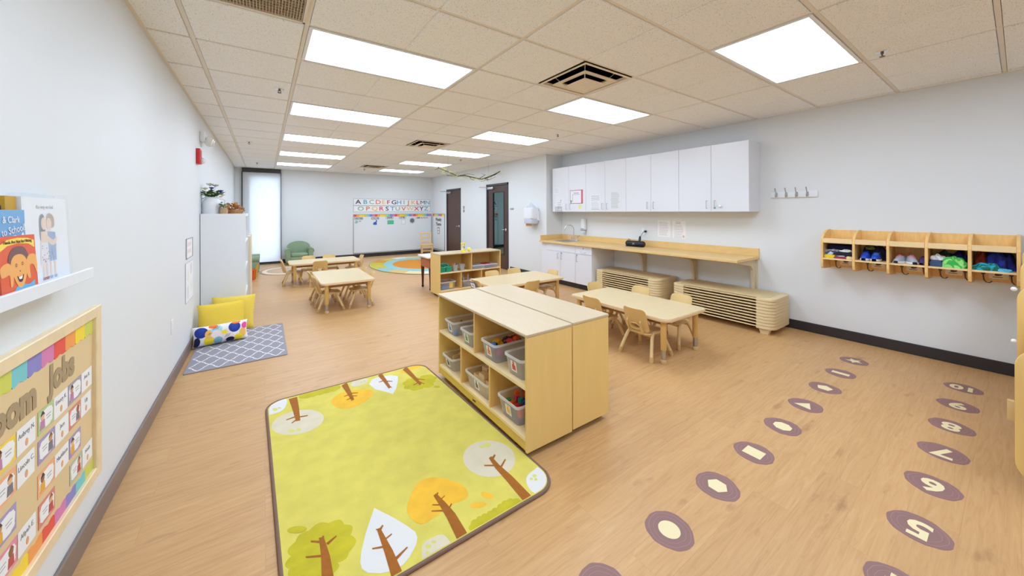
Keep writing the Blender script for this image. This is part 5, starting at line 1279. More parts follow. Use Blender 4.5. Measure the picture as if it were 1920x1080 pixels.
q = M(); q.box(XL+.016-ox, XL+.024-ox, K0+.02-oy, K1-.02-oy, .03, KH-.03); q.build('back_panel', WHITE, t, smooth=False)
# wooden display rack behind it
t = thing('display_rack', 'light wooden framed rack just behind the tall white shelf', 'rack', (-.40, 6.62, 0))
F = mat('pale_rack_wood', (238, 224, 200), .45, noise=.04, nscale=5)
for y in (-.24, .24):
    for x0, x1 in ((-.205, -.165), (.20, .24)): q = M(); q.box(x0, x1, y-.018, y+.018, 0, 1.05, b=.004, seg=1); q.build('post', F, t, smooth=False)
    for z0, z1 in ((1.01, 1.05), (.72, .76), (.05, .10)): q = M(); q.box(-.165, .20, y-.014, y+.014, z0, z1, b=.002, seg=1); q.build('rail', F, t, smooth=False)
q = M(); q.box(-.165, .20, -.236, -.228, .10, 1.01); q.build('end_panel', flat('rack_white', (226, 224, 220), .5), t, smooth=False)
for z in (.08, .40, .735, 1.02): q = M(); q.box(-.19, .225, -.222, .222, z-.01, z+.01); q.build('shelf', F, t, smooth=False)
# milk can vase and small basket on the shelf
t = thing('milk_can_vase', 'white enamel milk can vase with flowers on the tall white shelf', 'vase', (-.525, 5.66, KH))
q = M(); q.lathe([(0, 0), (.088, 0), (.092, .01), (.092, .14), (.082, .165), (.066, .178), (.064, .19), (.076, .20), (.072, .203), (.058, .195), (.058, .17), (0, .165)], n=26); q.build('can', WHITE, t)
for s in (-1, 1): q = M(); q.tube([(s*.090, 0, .105), (s*.122, 0, .12), (s*.124, 0, .17), (s*.072, 0, .186)], .009, 8); q.build('handle', RIMW, t)
def bouquet(nm, lab, loc, stems, blooms, leafc, h, sp, grp=None):
    b_ = thing(nm, lab, 'flowers', loc)
    q = M(); rd = random.Random(len(lab))
    for k in range(stems):
        a = rd.uniform(0, 2*PI); r = rd.uniform(.3, 1)*sp; hh = h*rd.uniform(.5, .8)
        q.tube([(0, 0, -.02), (r*.3*math.cos(a), r*.3*math.sin(a), hh*.5), (r*math.cos(a), r*math.sin(a), hh)], [.002, .002, .0012], 5)
        for j in range(3):
            u = .45+.25*j; c = Vector((r*u*math.cos(a), r*u*math.sin(a), hh*u)); a2 = a+rd.uniform(-1.4, 1.4); L = .035+.01*j; d = Vector((math.cos(a2), math.sin(a2), rd.uniform(-.2, .6))).normalized(); n = d.cross(Vector((0, 0, 1))).normalized()*L*.28
            q.poly([tuple(c), tuple(c+d*L*.5+n), tuple(c+d*L), tuple(c+d*L*.5-n)])
    q.build('foliage', mat('leaf_'+nm, leafc, .6, noise=.3, nscale=30), b_, smooth=False)
    for k, (dx, dy, dz, r, c, cn) in enumerate(blooms):
        q = M()
        for j in range(9):
            a = 2*PI*j/9; d = Vector((math.cos(a), math.sin(a), .7+.3*(j % 2))).normalized(); n = Vector((-math.sin(a), math.cos(a), 0))*r*.42; c0 = Vector((dx, dy, dz))
            q.poly([tuple(c0), tuple(c0+d*r*.6+n), tuple(c0+d*r), tuple(c0+d*r*.6-n)])
        q.ball((dx, dy, dz+r*.25), r*.3, 8)
        q.tube([(dx*.3, dy*.3, 0), (dx, dy, dz)], .0018, 5); q.build('bloom', flat('petal_'+cn, c, .6), b_, smooth=False)['label'] = '%s flower' % cn
    return b_
BL = (36, 84, 180); CRM = (240, 234, 216); YG = (232, 226, 150)
bouquet('flower_bunch', 'blue and cream flowers with green leaves in the milk can', (-.525, 5.66, KH+.18), 60, [(.0, -.01, .12, .04, BL, 'blue'), (.085, -.02, .085, .04, BL, 'blue'), (-.06, -.03, .11, .045, CRM, 'cream'), (-.085, .01, .07, .04, CRM, 'cream'), (-.03, -.04, .07, .035, YG, 'yellow'), (.03, .04, .15, .05, (226, 226, 236), 'white'), (-.02, .03, .16, .055, CRM, 'cream'), (.10, .05, .04, .035, CRM, 'cream'), (.09, -.05, .02, .03, (236, 214, 196), 'peach')], (72, 112, 40), .13, .14)
t = thing('wicker_basket', 'small brown basket of dried leaves and pods beside the milk can', 'basket', (-.315, 5.70, KH))
q = M(); q.lathe([(0, 0), (.08, 0), (.10, .045), (.095, .05), (.075, .012), (0, .012)], n=20); q.build('bowl', mat('wicker', (176, 128, 78), .8, noise=.3, nscale=60, bump=.8, bscale=120), t)
q = M(); rd = random.Random(5)
for k in range(90):
    a = rd.uniform(0, 2*PI); r = rd.uniform(.0, .105); c = Vector((r*math.cos(a), r*math.sin(a), rd.uniform(.03, .145)*(1-.3*r/.105))); d = Vector((math.cos(a), math.sin(a), rd.uniform(-.3, 1))).normalized()*rd.uniform(.03, .055); n = d.cross(Vector((rd.uniform(-1, 1), rd.uniform(-1, 1), 1))).normalized()*.018
    q.poly([tuple(c-d*.5), tuple(c+n), tuple(c+d*.5+Vector((0, 0, .008))), tuple(c-n)], mi=k % 3)
q.build('dried_leaves', [flat('dry_brown', (166, 108, 60), .8), flat('dry_tan', (206, 160, 106), .8), flat('dry_amber', (206, 140, 50), .8)], t, smooth=False)
t = thing('burlap_pot', 'tiny burlap wrapped pot with small purple flowers, between vase and basket', 'plant pot', (-.405, 5.575, KH))
q = M(); q.lathe([(0, 0), (.036, 0), (.042, .03), (.034, .06), (.038, .075), (.03, .07), (0, .06)], n=18); q.build('pot', mat('burlap', (190, 158, 122), .9, noise=.2, nscale=90, bump=.8, bscale=250), t)
bouquet('small_flower_bunch', 'tiny purple and green flowers in the burlap pot', (-.405, 5.575, KH+.07), 10, [(-.02, 0, .06, .02, (120, 120, 190), 'purple'), (.012, -.005, .045, .02, YG, 'lime'), (.03, .01, .05, .018, (150, 140, 200), 'lilac')], (96, 136, 66), .05, .04)
# posters
def ex_small(q, mt):
    for s in ((-.18, -.173, -.10, .10), (.173, .18, -.10, .10)): q.box(*s, .0012, .006, mt=mt, mi=1)
    q.box(-.18, .18, .093, .10, .0012, .006, mt=mt, mi=1); q.box(-.18, .18, -.10, -.093, .0012, .006, mt=mt, mi=1); q.box(-.11, .11, .02, .06, .0012, .002, mt=mt, mi=2); q.box(-.11, .11, -.05, -.01, .0012, .002, mt=mt, mi=2)
sheet('framed_notice', 'small thin-framed notice on left wall above a larger poster', 'picture', wallL(4.78, 1.035), .36, .20, PAPER, ex_small, [flat('frame_grey', (158, 160, 168), .4), flat('pale_rose', (232, 214, 214))])
def ex_post(q, mt):
    q.box(-.21, .21, .19, .194, .0012, .004, mt=mt, mi=1); q.box(-.21, .21, -.194, -.19, .0012, .004, mt=mt, mi=1); q.box(-.214, -.21, -.194, .194, .0012, .004, mt=mt, mi=1)
    for cx, cy, a, b2, mi in ((.10, .11, .03, .06, 2), (-.08, .07, .04, .06, 3), (-.08, -.10, .045, .07, 4), (.11, -.07, .03, .05, 3)): q.prism(ellipse(cx, cy, a, b2, 16), .0012, .002, mt=mt, mi=mi)
sheet('poster', 'tall faint poster on left wall beside the white shelf', 'poster', wallL(4.775, .705), .43, .39, PAPER, ex_post, [flat('line_grey', (184, 188, 196)), flat('faint_rose', (224, 206, 214)), flat('faint_lime', (230, 233, 218)), flat('faint_blue', (218, 224, 232))])
# alarm devices, outlet
t = thing('emergency_light', 'white twin-lamp emergency light high on the left wall', 'emergency light', (XL, 5.62, 2.30)); q = M(); q.box(0, .05, -.10, .10, -.07, .05, b=.012); q.build('housing', WHITE, t)
for s in (-1, 1): q = M(); q.lathe([(0, 0), (.05, 0), (.055, .03), (.04, .06), (0, .065)], n=18, mt=Matrix.Translation((.055, s*.06+.02, -.045)) @ Matrix.Rotation(1.9, 4, 'Y')); q.build('lamp_head', flat('lamp_lens', (226, 226, 222), .2), t)
t = thing('fire_alarm_strobe', 'red fire alarm strobe with round lens on the left wall', 'fire alarm', (XL, 5.30, 2.02)); q = M(); q.box(0, .038, -.065, .065, -.085, .085, b=.006); q.build('housing', RED, t)
q = M(); q.ball((.045, .022, -.045), (.03, .035, .035), 14); q.build('lens', flat('strobe_lens', (226, 222, 226), .15), t); q = M(); q.box(.038, .041, -.05, .02, -.01, .06); q.build('sounder', flat('alarm_dark_red', (150, 26, 34), .5), t, smooth=False)
t = thing('outlet', 'white wall outlet low on the left wall', 'outlet', (XL, 3.96, .46)); q = M(); q.box(0, .006, -.036, .036, -.058, .058, b=.002); q.build('cover_plate', WHITE, t)
q = M()
for z in (-.022, .022): q.prism(ellipse(0, z, .016, .014, 14), .005, .008, 'yz')
q.build('socket', PAPER, t)
# picture ledge and books
LX = -.53
t = thing('picture_ledge', 'white picture ledge holding upright books on the left wall', 'ledge', (XL, 1.47, 1.15)); q = M(); q.box(.012, LX-XL-.0125, -.55, .54, 0, .014); q.build('shelf', WHITE, t, smooth=False)
q = M(); q.box(LX-XL-.012, LX-XL, -.55, .54, -.004, .036, b=.002, seg=1); q.build('front_lip', WHITE, t, smooth=False); q = M(); q.box(0, .012, -.55, .54, 0, .07, b=.002, seg=1); q.build('back_rail', WHITE, t, smooth=False)
def book(lab, y0, y1, H, T, x, c, lean, spine=None, draw=None, mats=None, rim=None, z=1.165):
    """stands on the ledge facing the room, y0..y1; front cover at local x = T"""
    t = thing('book', lab, 'book', (x, (y0+y1)/2, z)); t.rotation_euler = (0, -lean, 0); W = y1-y0
    q = M(); q.box(.003, T-.003, -W/2+.004, W/2-.003, .003, H-.003); q.build('pages', PAPERY, t, smooth=False)
    q = M(); q.box(0, .003, -W/2, W/2, 0, H); q.box(T-.003, T, -W/2, W/2, 0, H); q.box(.003, T-.003, -W/2, -W/2+.004, 0, H); q.build('cover', c, t, smooth=False)
    if spine:
        q = M(); spine(q, basis((T/2, -W/2-.0004, H/2), (1, 0, 0), (0, 0, 1))); q.build('spine_print', mats, t, smooth=False)
    if draw:
        q = M(); draw(q, basis((T+.0004, 0, H/2), (0, 1, 0), (0, 0, 1)), W, H); q.build('cover_print', mats, t, smooth=False)
    return t
def d_kids(q, mt, W, H):
    S_ = .00007
    def P(pts, mi, lv): q.prism(pts, S_*lv, S_*lv+.00006, mt=mt, mi=mi)
    q.text('the way we feel', .017, mt @ Matrix.Translation((-.01, .108, .0008)), mi=6, sx=1.0, ex=.0002)
    # girl with dark hair and dotted dress, boy with brown hair and blue shorts, arms round each other
    P(smooth([(-.045, .075), (-.025, .085), (-.012, .06), (-.02, .01), (-.045, .0), (-.05, .04)]), 0, 1); P(ellipse(-.022, .055, .016, .02, 18), 2, 2)
    P(smooth([(.02, .088), (.045, .075), (.045, .045), (.02, .04), (.0, .05), (.0, .08)]), 1, 1); P(ellipse(.012, .052, .016, .021, 18), 2, 2)
    P([(-.042, .03), (-.008, .03), (-.005, -.005), (-.044, -.005)], 2, 2); P([(-.045, -.005), (-.002, -.005), (.002, -.07), (-.055, -.075)], 3, 3)
    for k in range(18): P(ellipse(-.045+.045*random.random(), -.015-.055*random.random(), .0025, .0025, 6), 5, 5)
    P([(.0, .03), (.05, .025), (.052, -.02), (-.002, -.02)], 4, 2); P(smooth([(-.01, .02), (.03, .0), (.058, .01), (.05, -.012), (.02, -.016), (-.01, .005)]), 2, 4); P([(.0, -.02), (.05, -.02), (.048, -.068), (.026, -.068), (.024, -.03), (.02, -.068), (.002, -.068)], 4, 4)
    for x in (-.036, -.016, .008, .036): P([(x-.006, -.07), (x+.006, -.07), (x+.005, -.115), (x-.005, -.115)], 2, 1); P([(x-.009, -.115), (x+.012, -.115), (x+.008, -.124), (x-.009, -.124)], 4 if x > 0 else 5, 2)
def d_spine_kids(q, mt): q.text('THE SUGARY KINGS', .012, mt @ Matrix.Rotation(-PI/2, 4, 'Z') @ Matrix.Translation((-.035, 0, .0005)), mi=6, ex=.0002, bold=.0005)
def d_yel(q, mt):
    for k, (h, y) in enumerate(((.012, .105), (.016, .055), (.010, .03))): q.box(-.006, .006, y-h/2, y+h/2, 0, .0004, mt=mt, mi=0)
    q.text('ABC', .014, mt @ Matrix.Rotation(-PI/2, 4, 'Z') @ Matrix.Translation((-.08, 0, .0006)), mi=0, ex=.0002); q.box(-.009, .009, -.12, .0, 0, .0003, mt=mt, mi=1)
def d_blue(q, mt, W, H):
    q.text('& Clark', .026, mt @ Matrix.Translation((.035, .09, .0008)), mi=0, ex=.0002); q.text('to School!', .028, mt @ Matrix.Translation((.045, .062, .0008)) @ Matrix.Rotation(.12, 4, 'Z'), mi=0, ex=.0002, align='CENTER'); q.text('k', .034, mt @ Matrix.Translation((-.03, .052, .0008)), mi=2, ex=.0002)
    q.prism(smooth([(.03, .035), (.05, .048), (.075, .04), (.09, .054), (.1, .035), (.095, .01), (.03, .01)]), 0, .0002, mt=mt, mi=1)
def d_orange(q, mt, W, H):
    S_ = .00007
    def P(pts, mi, lv): q.prism(pts, S_*lv, S_*lv+.00006, mt=mt, mi=mi)
    P([(-.082, .045), (-.05, .058), (0, .062), (.05, .058), (.082, .045), (.082, .066), (.05, .074), (0, .077), (-.05, .074), (-.082, .062)], 0, 1); q.text('Hands Are Not for Hitting', .0125, mt @ Matrix.Translation((0, .0665, .0009)), mi=5, ex=.0002)
    P(smooth([(-.045, .035), (-.02, .052), (.02, .052), (.042, .035), (.04, .015), (-.045, .012)]), 1, 1)
    P(smooth([(-.04, .012), (-.02, .03), (.015, .03), (.036, .012), (.034, -.02), (.012, -.055), (-.012, -.055), (-.034, -.02)]), 2, 2)
    P(smooth([(-.086, -.02), (-.086, .005), (-.05, .012), (-.032, -.01), (-.036, -.045), (-.048, -.05), (-.05, -.02), (-.07, -.022)]), 2, 3); P(smooth([(.086, -.03), (.086, .02), (.05, .026), (.03, .0), (.036, -.035), (.05, -.038), (.05, -.005), (.07, -.005)]), 2, 3)
    P(smooth([(-.05, -.085), (-.03, -.062), (0, -.05), (.04, -.056), (.07, -.05), (.05, -.085)]), 3, 1)
    P(ellipse(-.016, .002, .0055, .006, 14), 5, 4); P(ellipse(.014, .004, .0055, .006, 14), 5, 4); P(ellipse(-.016, .001, .0045, .005, 12), 2, 5); P(ellipse(.014, .003, .0045, .005, 12), 2, 5); P(ellipse(-.016, .001, .002, .0028, 10), 5, 6); P(ellipse(.014, .003, .002, .0028, 10), 5, 6)
    P(smooth([(-.016, -.026), (0, -.033), (.016, -.024), (.008, -.042), (-.008, -.042)]), 5, 4); P([(-.010, -.030), (.010, -.028), (.006, -.036), (-.006, -.036)], 4, 5); P(ellipse(0, -.014, .003, .002, 8), 1, 4); P([(-.086, -.075), (-.052, -.072), (-.052, -.09), (-.086, -.09)], 6, 4)
wbk = book('white picture book in clear cover showing two hugging children', 1.665, 1.945, .275, .022, -.592, PAPER, .04, d_spine_kids, d_kids, [flat('hair_dark', (120, 122, 132)), flat('hair_brown', (186, 164, 150)), flat('skin_light', (238, 208, 190)), flat('dress_white', (228, 226, 230)), flat('shorts_blue', (150, 172, 204)), flat('dot_berry', (170, 100, 100)), flat('title_grey', (186, 186, 192))])
pc = M().box(-.004, .0255, -.143, .147, -.001, .287).build('plastic_cover', FILM, wbk, smooth=False); pc['label'] = 'glossy clear plastic cover'
book('yellow spined book squeezed behind the blue book on the ledge', 1.606, 1.66, .275, .026, -.606, flat('book_gold', (196, 150, 30), .5), .03, d_yel, None, [INKD, flat('book_rust', (190, 110, 40))])
book('light blue book with white school lettering behind the orange book', 1.44, 1.648, .236, .012, -.574, flat('book_blue', (112, 168, 216), .4), .03, None, d_blue, [PAPER, flat('book_cloud', (240, 244, 246)), flat('book_coral', (232, 110, 100))])
book('orange book with a cartoon child covering the ears, front of the ledge', 1.478, 1.655, .165, .010, -.555, flat('book_orange', (226, 92, 52), .4), .05, None, d_orange, [flat('banner_yellow', (246, 216, 90)), flat('cartoon_hair', (120, 84, 84)), flat('cartoon_skin', (238, 172, 96)), flat('cartoon_shirt', (90, 180, 224)), PAPER, flat('cartoon_line', (70, 40, 40)), flat('cartoon_sky', (160, 214, 232))])
# job board
jb = thing('bulletin_board', 'wood framed classroom jobs board low on the left wall', 'bulletin board', (XL, 0, 0)); JX = .026
Y0, Y1, Z0, Z1 = .95, 2.345, .245, .985
q = M()
q.box(0, JX, Y1-.055, Y1, Z0, Z1, b=.003, seg=1); q.box(0, JX, Y0, Y0+.055, Z0, Z1, b=.003, seg=1); q.box(0, JX, Y0+.055, Y1-.055, Z1-.045, Z1, b=.003, seg=1); q.box(0, JX, Y0+.055, Y1-.055, Z0, Z0+.045, b=.003, seg=1)
q.build('frame', MAPLEL, jb, smooth=False)
q = M(); q.box(0, .012, Y0+.05, Y1-.05, Z0+.04, Z1-.04); q.build('backing', CORK, jb, smooth=False)
def scallop(up):
    q = M(); n = 15; wd = (Y1-Y0-.11)/n/1
    for k in range(n):
        y1 = Y1-.055-wd*k; y0 = y1-wd; a = (Y1-.055)-wd*(k+.5)
        if up: pts = [(y0, .940), (y1, .940)]+[(y1-wd*(1-math.cos(PI*i/6))/2, .888-.010*math.sin(2*PI*i/6)**2-.006) for i in range(0, 7)]
        else: pts = [(y0, .291), (y1, .291)]+[(y1-wd*(1-math.cos(PI*i/6))/2, .328+.010*math.sin(2*PI*i/6)**2) for i in range(0, 7)]
        c = ([3, 2, 1, 0, 6, 5, 4] if up else [3, 4, 5, 6, 0, 1, 2])[k % 7]
        q.prism(pts, .012, .0135+.0003*(k % 2), 'yz', mi=c)
    q.build('scalloped_border', RAIN, jb, smooth=False)
scallop(True); scallop(False)
q = M()
q.text('Classroom', .125, basis((.0135, 1.83, .806), (0, 1, 0), (0, 0, 1)), ex=.0004, align='RIGHT', bold=.0065); q.build('lettering', BROWNL, jb, smooth=False); q = M(); q.text('Jobs', .125, basis((.0135, 2.012, .812), (0, 1, 0), (0, 0, 1)), ex=.0004, bold=.0065, sx=.92)
q.build('lettering', BROWNL, jb, smooth=False)
CARDC = {'yellow': (240, 214, 124), 'orange': (238, 174, 132), 'violet': (164, 150, 192), 'pink': (228, 142, 168), 'green': (180, 202, 142), 'red': (216, 134, 122), 'grey': (166, 156, 172), 'sage': (182, 186, 164)}  # glare over the board is put into these colours, paled toward white
SK = [flat('skin_a', (150, 104, 78)), flat('skin_b', (226, 180, 140)), flat('skin_c', (200, 150, 110))]
def job_card(col, y0, y1, z, rowt, colt, k):
    t = thing('job_card', '%s bordered picture job card, %s row, %s column of the jobs board' % (col, rowt, colt), 'card', (XL+.0125, (y0+y1)/2, z), 0, 'picture job cards on the jobs board'); W, H = y1-y0, .078
    mt = basis((0, 0, 0), (0, 1, 0), (0, 0, 1))
    q = M(); q.box(-W/2, W/2, -H/2, H/2, 0, .001, mt=mt); q.build('card', flat('card_'+col, CARDC[col]), t, smooth=False)
    q = M(); n = 28; q.prism([((W/2-.008)*(abs(math.cos(a))**.5*math.copysign(1, math.cos(a)))*(1+.05*math.sin(9*a)), (H/2-.009)*(abs(math.sin(a))**.5*math.copysign(1, math.sin(a)))*(1+.06*math.cos(9*a))) for a in [2*PI*i/n for i in range(n)]], .001, .0015, mt=mt); q.build('white_cloud', PAPER, t, smooth=False)
    q = M(); cx = -W*.25 if k % 2 == 0 else W*.22; q.prism(ellipse(cx, .014, .012, .013, 14), .0016, .002, mt=mt, mi=0); q.prism(smooth([(cx-.013, .018), (cx, .032), (cx+.013, .018), (cx, .02)]), .0019, .0024, mt=mt, mi=1); q.prism([(cx-.013, .002), (cx+.013, .002), (cx+.016, -.028), (cx-.016, -.028)], .0016, .002, mt=mt, mi=2); q.box(-cx*.6-.016, -cx*.6+.016, .004, .007, .0016, .0019, mt=mt, mi=3); q.box(-cx*.6-.013, -cx*.6+.013, -.006, -.003, .0016, .0019, mt=mt, mi=3)
    q.build('child_picture', [SK[k % 3], flat('hair_%d' % (k % 2), ((70, 52, 46), (150, 96, 50))[k % 2]), flat('outfit_%d' % (k % 4), ((190, 130, 170), (120, 120, 130), (230, 170, 60), (190, 80, 80))[k % 4]), GREYL], t, smooth=False)
def name_card(txt, y0, y1, z, rowt, colt):
    t = thing('name_card', 'white name card, %s row, %s column of the jobs board' % (rowt, colt), 'card', (XL+.0128, (y0+y1)/2, z), 0, 'white name cards on the jobs board'); W, H = y1-y0, .078
    mt = basis((0, 0, 0), (0, 1, 0), (0, 0, 1)); q = M(); q.box(-W/2, W/2, -H/2, H/2, 0, .001, mt=mt); q.build('card', PAPER, t, smooth=False)
    q = M(); q.text(txt, .022, mt @ Matrix.Translation((0, .015, .0014)), ex=.0002); q.prism(ellipse(.0, -.018, .008, .012, 10), .001, .0016, mt=mt, mi=1); q.build('writing', [INK, flat('fruit', (222, 166, 120))], t, smooth=False)
RT = ['top', 'second', 'third', 'bottom']; ZC_ = (.700, .603, .495, .392)
JC = [('yellow', 1.60, 1.711, 0, 0), ('orange', 1.60, 1.711, 1, 0), ('violet', 1.60, 1.713, 2, 0), ('pink', 1.60, 1.716, 3, 0), ('green', 1.839, 1.942, 0, 1), ('violet', 1.838, 1.950, 1, 1), ('orange', 1.836, 1.948, 2, 1), ('red', 1.839, 1.950, 3, 1), ('grey', 2.055, 2.172, 0, 2), ('red', 2.062, 2.165, 1, 2), ('violet', 2.064, 2.165, 2, 2), ('sage', 2.068, 2.175, 3, 2)]
CT = ['left visible', 'middle', 'right']
for k, (c, a, b2, r, cc) in enumerate(JC): job_card(c, a, b2, ZC_[r], RT[r], CT[cc], k)
NC = [('Aubrey N.', 1.717, 1.821, 0, 0), ('Lincoln C.', 1.718, 1.815, 1, 0), ('Aliyah E.', 1.721, 1.821, 3, 0), ('Emory K.', 1.945, 2.051, 0, 1), ('Jace', 1.953, 2.058, 1, 1), ('Maddison', 1.951, 2.057, 2, 1), ('Ava R.', 2.175, 2.276, 0, 2), ('Lily', 2.168, 2.266, 1, 2), ('Noah', 2.180, 2.278, 3, 2)]
for (tx, a, b2, r, cc) in NC: name_card(tx, a, b2, ZC_[r], RT[r], CT[cc])

# ================================================================== BACK WALL BOARDS
def board(name, lab, mt, W, H, bw=.012):
    t = thing(name, lab, 'whiteboard'); t.matrix_world = mt
    q = M(); q.box(-W/2, W/2, -H/2, H/2, 0, .012); q.build('panel', BOARD, t, smooth=False)
    q = M(); q.box(-W/2-bw, W/2+bw, H/2, H/2+bw, 0, .02); q.box(-W/2-bw, W/2+bw, -H/2-bw, -H/2, 0, .022); q.box(-W/2-bw, -W/2, -H/2, H/2, 0, .02); q.box(W/2, W/2+bw, -H/2, H/2, 0, .02); q.build('frame', ALU, t, smooth=False)
    q = M(); n = int(W/.075); wd = W/n
    for k in range(n):
        x0 = -W/2+wd*k; q.prism([(x0, H/2+.004), (x0, H/2-.06), (x0+wd*.25, H/2-.075), (x0+wd*.5, H/2-.062), (x0+wd*.75, H/2-.075), (x0+wd, H/2-.06), (x0+wd, H/2+.004)][::-1], .0125, .0140, mi=[0, 1, 2, 2, 3, 4, 5, 6][k % 8])
    q.build('rainbow_border', RAIN, t, smooth=False)
    return t
XB0, XB1, ZB0, ZB1 = 2.205, 4.655, .14, 1.30
wb = board('whiteboard', 'large wall whiteboard with rainbow border under the alphabet strips', wallB((XB0+XB1)/2, (ZB0+ZB1)/2), XB1-XB0, ZB1-ZB0)
def bpt(u, v):                                     # point on the whiteboard face from zoomed coordinates
    return XB0+(u-222)/(1503-222)*(XB1-XB0), ZB1-(v-372)/(1020-372)*(ZB1-ZB0)*1.0
def pill(lab, txt, u, v, W):
    x, z = bpt(u, v); mt = wallB(x, z, .0165)
    q = M(); q.prism(rrect(-W/2, W/2, -.038, .038, .036, 6), 0, .001, mt=mt, mi=0); q.prism(rrect(-W/2+.013, W/2-.013, -.027, .027, .026, 6), .001, .0015, mt=mt, mi=1); q.text(txt, .055, mt @ Matrix.Translation((0, 0, .002)), mi=2, ex=.0002, bold=.0025, sx=min(1.1, (W-.05)/(.036*len(txt))))
    o = q.build('heading_card', [INK, PAPER, INKD], smooth=False); tag(o, lab, 'heading card', 'pill shaped heading cards on the whiteboard')
pill('pill shaped heading card reading WEATHER at the left of the whiteboard', 'WEATHER', 296, 440, .26); pill('pill shaped heading card reading COLOR above the blue picture', 'COLOR', 548, 441, .25); pill('pill shaped heading card reading SHAPE above the green rectangle', 'SHAPE', 778, 434, .24); pill('pill shaped heading card reading LETTER above a white card', 'LETTER', 992, 433, .23)
def bcard(name, lab, u, v, fn, mats):
    x, z = bpt(u, v); mt = wallB(x, z, .0165); q = M(); fn(q, mt); tag(q.build(name, mats, smooth=False), lab, 'magnet card')
bcard('weather_card', 'small pale weather picture at the left of the whiteboard', 262, 497, lambda q, mt: (q.prism(smooth([(-.045, -.02), (-.02, .04), (.03, .035), (.05, -.01), (.0, -.045)]), 0, .001, mt=mt), q.prism(ellipse(.10, .02, .03, .02, 12), 0, .001, mt=mt, mi=1)), [flat('weather_teal', (150, 190, 190)), GREYL])
bcard('blue_card', 'royal blue cut-out of a mitten shape on the whiteboard', 546, 512, lambda q, mt: q.prism(smooth([(-.055, -.02), (-.05, -.065), (.05, -.065), (.045, 0), (.06, .06), (.03, .08), (.015, .02), (-.02, .02)]), 0, .001, mt=mt), [flat('blue_cutout', (36, 92, 190))])
bcard('green_card', 'mint green rectangle card on the whiteboard', 793, 512, lambda q, mt: q.box(-.10, .10, -.065, .065, 0, .001, mt=mt), [flat('green_cutout', (90, 190, 150))])
bcard('letter_card', 'white outlined letter card on the whiteboard', 1008, 512, lambda q, mt: (q.box(-.06, .06, -.07, .07, 0, .001, mt=mt), q.box(-.052, .052, -.062, .062, .001, .0014, mt=mt, mi=1), q.text('j', .08, mt @ Matrix.Translation((0, .0, .0018)), mi=0, ex=.0002)), [GREYL, PAPER])
bcard('spider_card', 'dark grey spiky round cut-out on the whiteboard', 1160, 490, lambda q, mt: q.prism(star(.105, .06, 13), 0, .001, mt=mt), [flat('spiky_grey', (110, 112, 120))])
x, z = bpt(1335, 442); q = M(); mt = wallB(x, z, .0165)
for k, ch in enumerate('LEARN & PLAY!'):
    if ch != ' ': q.text(ch, .075, mt @ Matrix.Translation(((k-6)*.034, 0, .0005)), mi=k % 5, ex=.0003, bold=.002, sx=.8)
tag(q.build('word_letters', [RAIN[1], RAIN[0], INKD, flat('word_blue', (60, 110, 180)), flat('word_green', (90, 160, 90))], smooth=False), 'row of small coloured word letters at the right of the whiteboard', 'lettering')
AB = [('navy', (40, 46, 80)), ('blue', (92, 168, 200)), ('sage', (140, 180, 150)), ('orange', (232, 116, 60)), ('gold', (240, 196, 96)), ('red', (214, 60, 70))]
ABM = [flat('abc_'+n, c) for n, c in AB]
def strip(lab, letters, cols, z0, z1, xs):
    t = thing('alphabet_strip', lab, 'alphabet strip'); t.matrix_world = wallB((2.20+4.64)/2, (z0+z1)/2); W, H = 2.44, z1-z0
    q = M(); q.box(-W/2, W/2, -H/2, H/2, 0, .003); q.box(-W/2, W/2, H/2-.008, H/2, .003, .0045, mi=1); q.box(-W/2, W/2, -H/2, -H/2+.008, .003, .0045, mi=1); q.box(-W/2, -W/2+.008, -H/2, H/2, .003, .0045, mi=1); q.box(W/2-.008, W/2, -H/2, H/2, .003, .0045, mi=1); q.build('backing', [PAPER, flat('strip_line', (140, 146, 150))], t, smooth=False)
    for ch, c, x in zip(letters, cols, xs): M().text(ch, .178, Matrix.Translation((x, 0, .0042)), mi=0, ex=.0005, bold=0 if ch in 'MW' else .0025, sx=1.3).build('letter', ABM[c], t, smooth=False)
lx = lambda u: -1.22+(u-207)/(1503-207)*2.44
strip('upper alphabet strip with letters A to N above the whiteboard', 'ABCDEFGHIJKLMN', [0, 1, 2, 3, 4, 5, 0, 1, 2, 3, 4, 5, 0, 1], 1.575, 1.785, [lx(u) for u in (280, 387, 487, 590, 678, 757, 850, 938, 1022, 1100, 1186, 1268, 1356, 1447)])
strip('lower alphabet strip with letters O to Z above the whiteboard', 'OPQRSTUVWXYZ', [2, 3, 4, 5, 0, 1, 2, 3, 4, 5, 0, 1], 1.38, 1.57, [lx(u) for u in (318, 425, 535, 640, 735, 825, 912, 1015, 1128, 1245, 1335, 1420)])
sw = board('whiteboard', 'narrow whiteboard headed Weekly Theme beside the solid door', basis((XD-.002, 10.90, .728), (0, -1, 0), (0, 0, 1)), .92, 1.15)
mt = basis((XD-.0165, 10.90, .9), (0, -1, 0), (0, 0, 1))
q = M(); q.text('Weekly', .15, mt @ Matrix.Translation((0, .22, 0)), ex=.0004, bold=.003, sx=1.0); q.text('Theme', .15, mt @ Matrix.Translation((0, .07, 0)), ex=.0004, bold=.003, sx=1.0); tag(q.build('word_letters', INKD, smooth=False), 'dark Weekly Theme lettering on the narrow whiteboard', 'lettering')
q = M(); q.box(-.09, .09, -.24, -.03, 0, .001, mt=mt, mi=0); q.box(-.06, .06, -.13, -.06, .001, .0014, mt=mt, mi=1); q.box(-.06, .06, -.22, -.15, .001, .0014, mt=mt, mi=1); tag(q.build('theme_card', [INK, PAPERY], smooth=False), 'small dark two-picture card under the Weekly Theme lettering', 'magnet card')

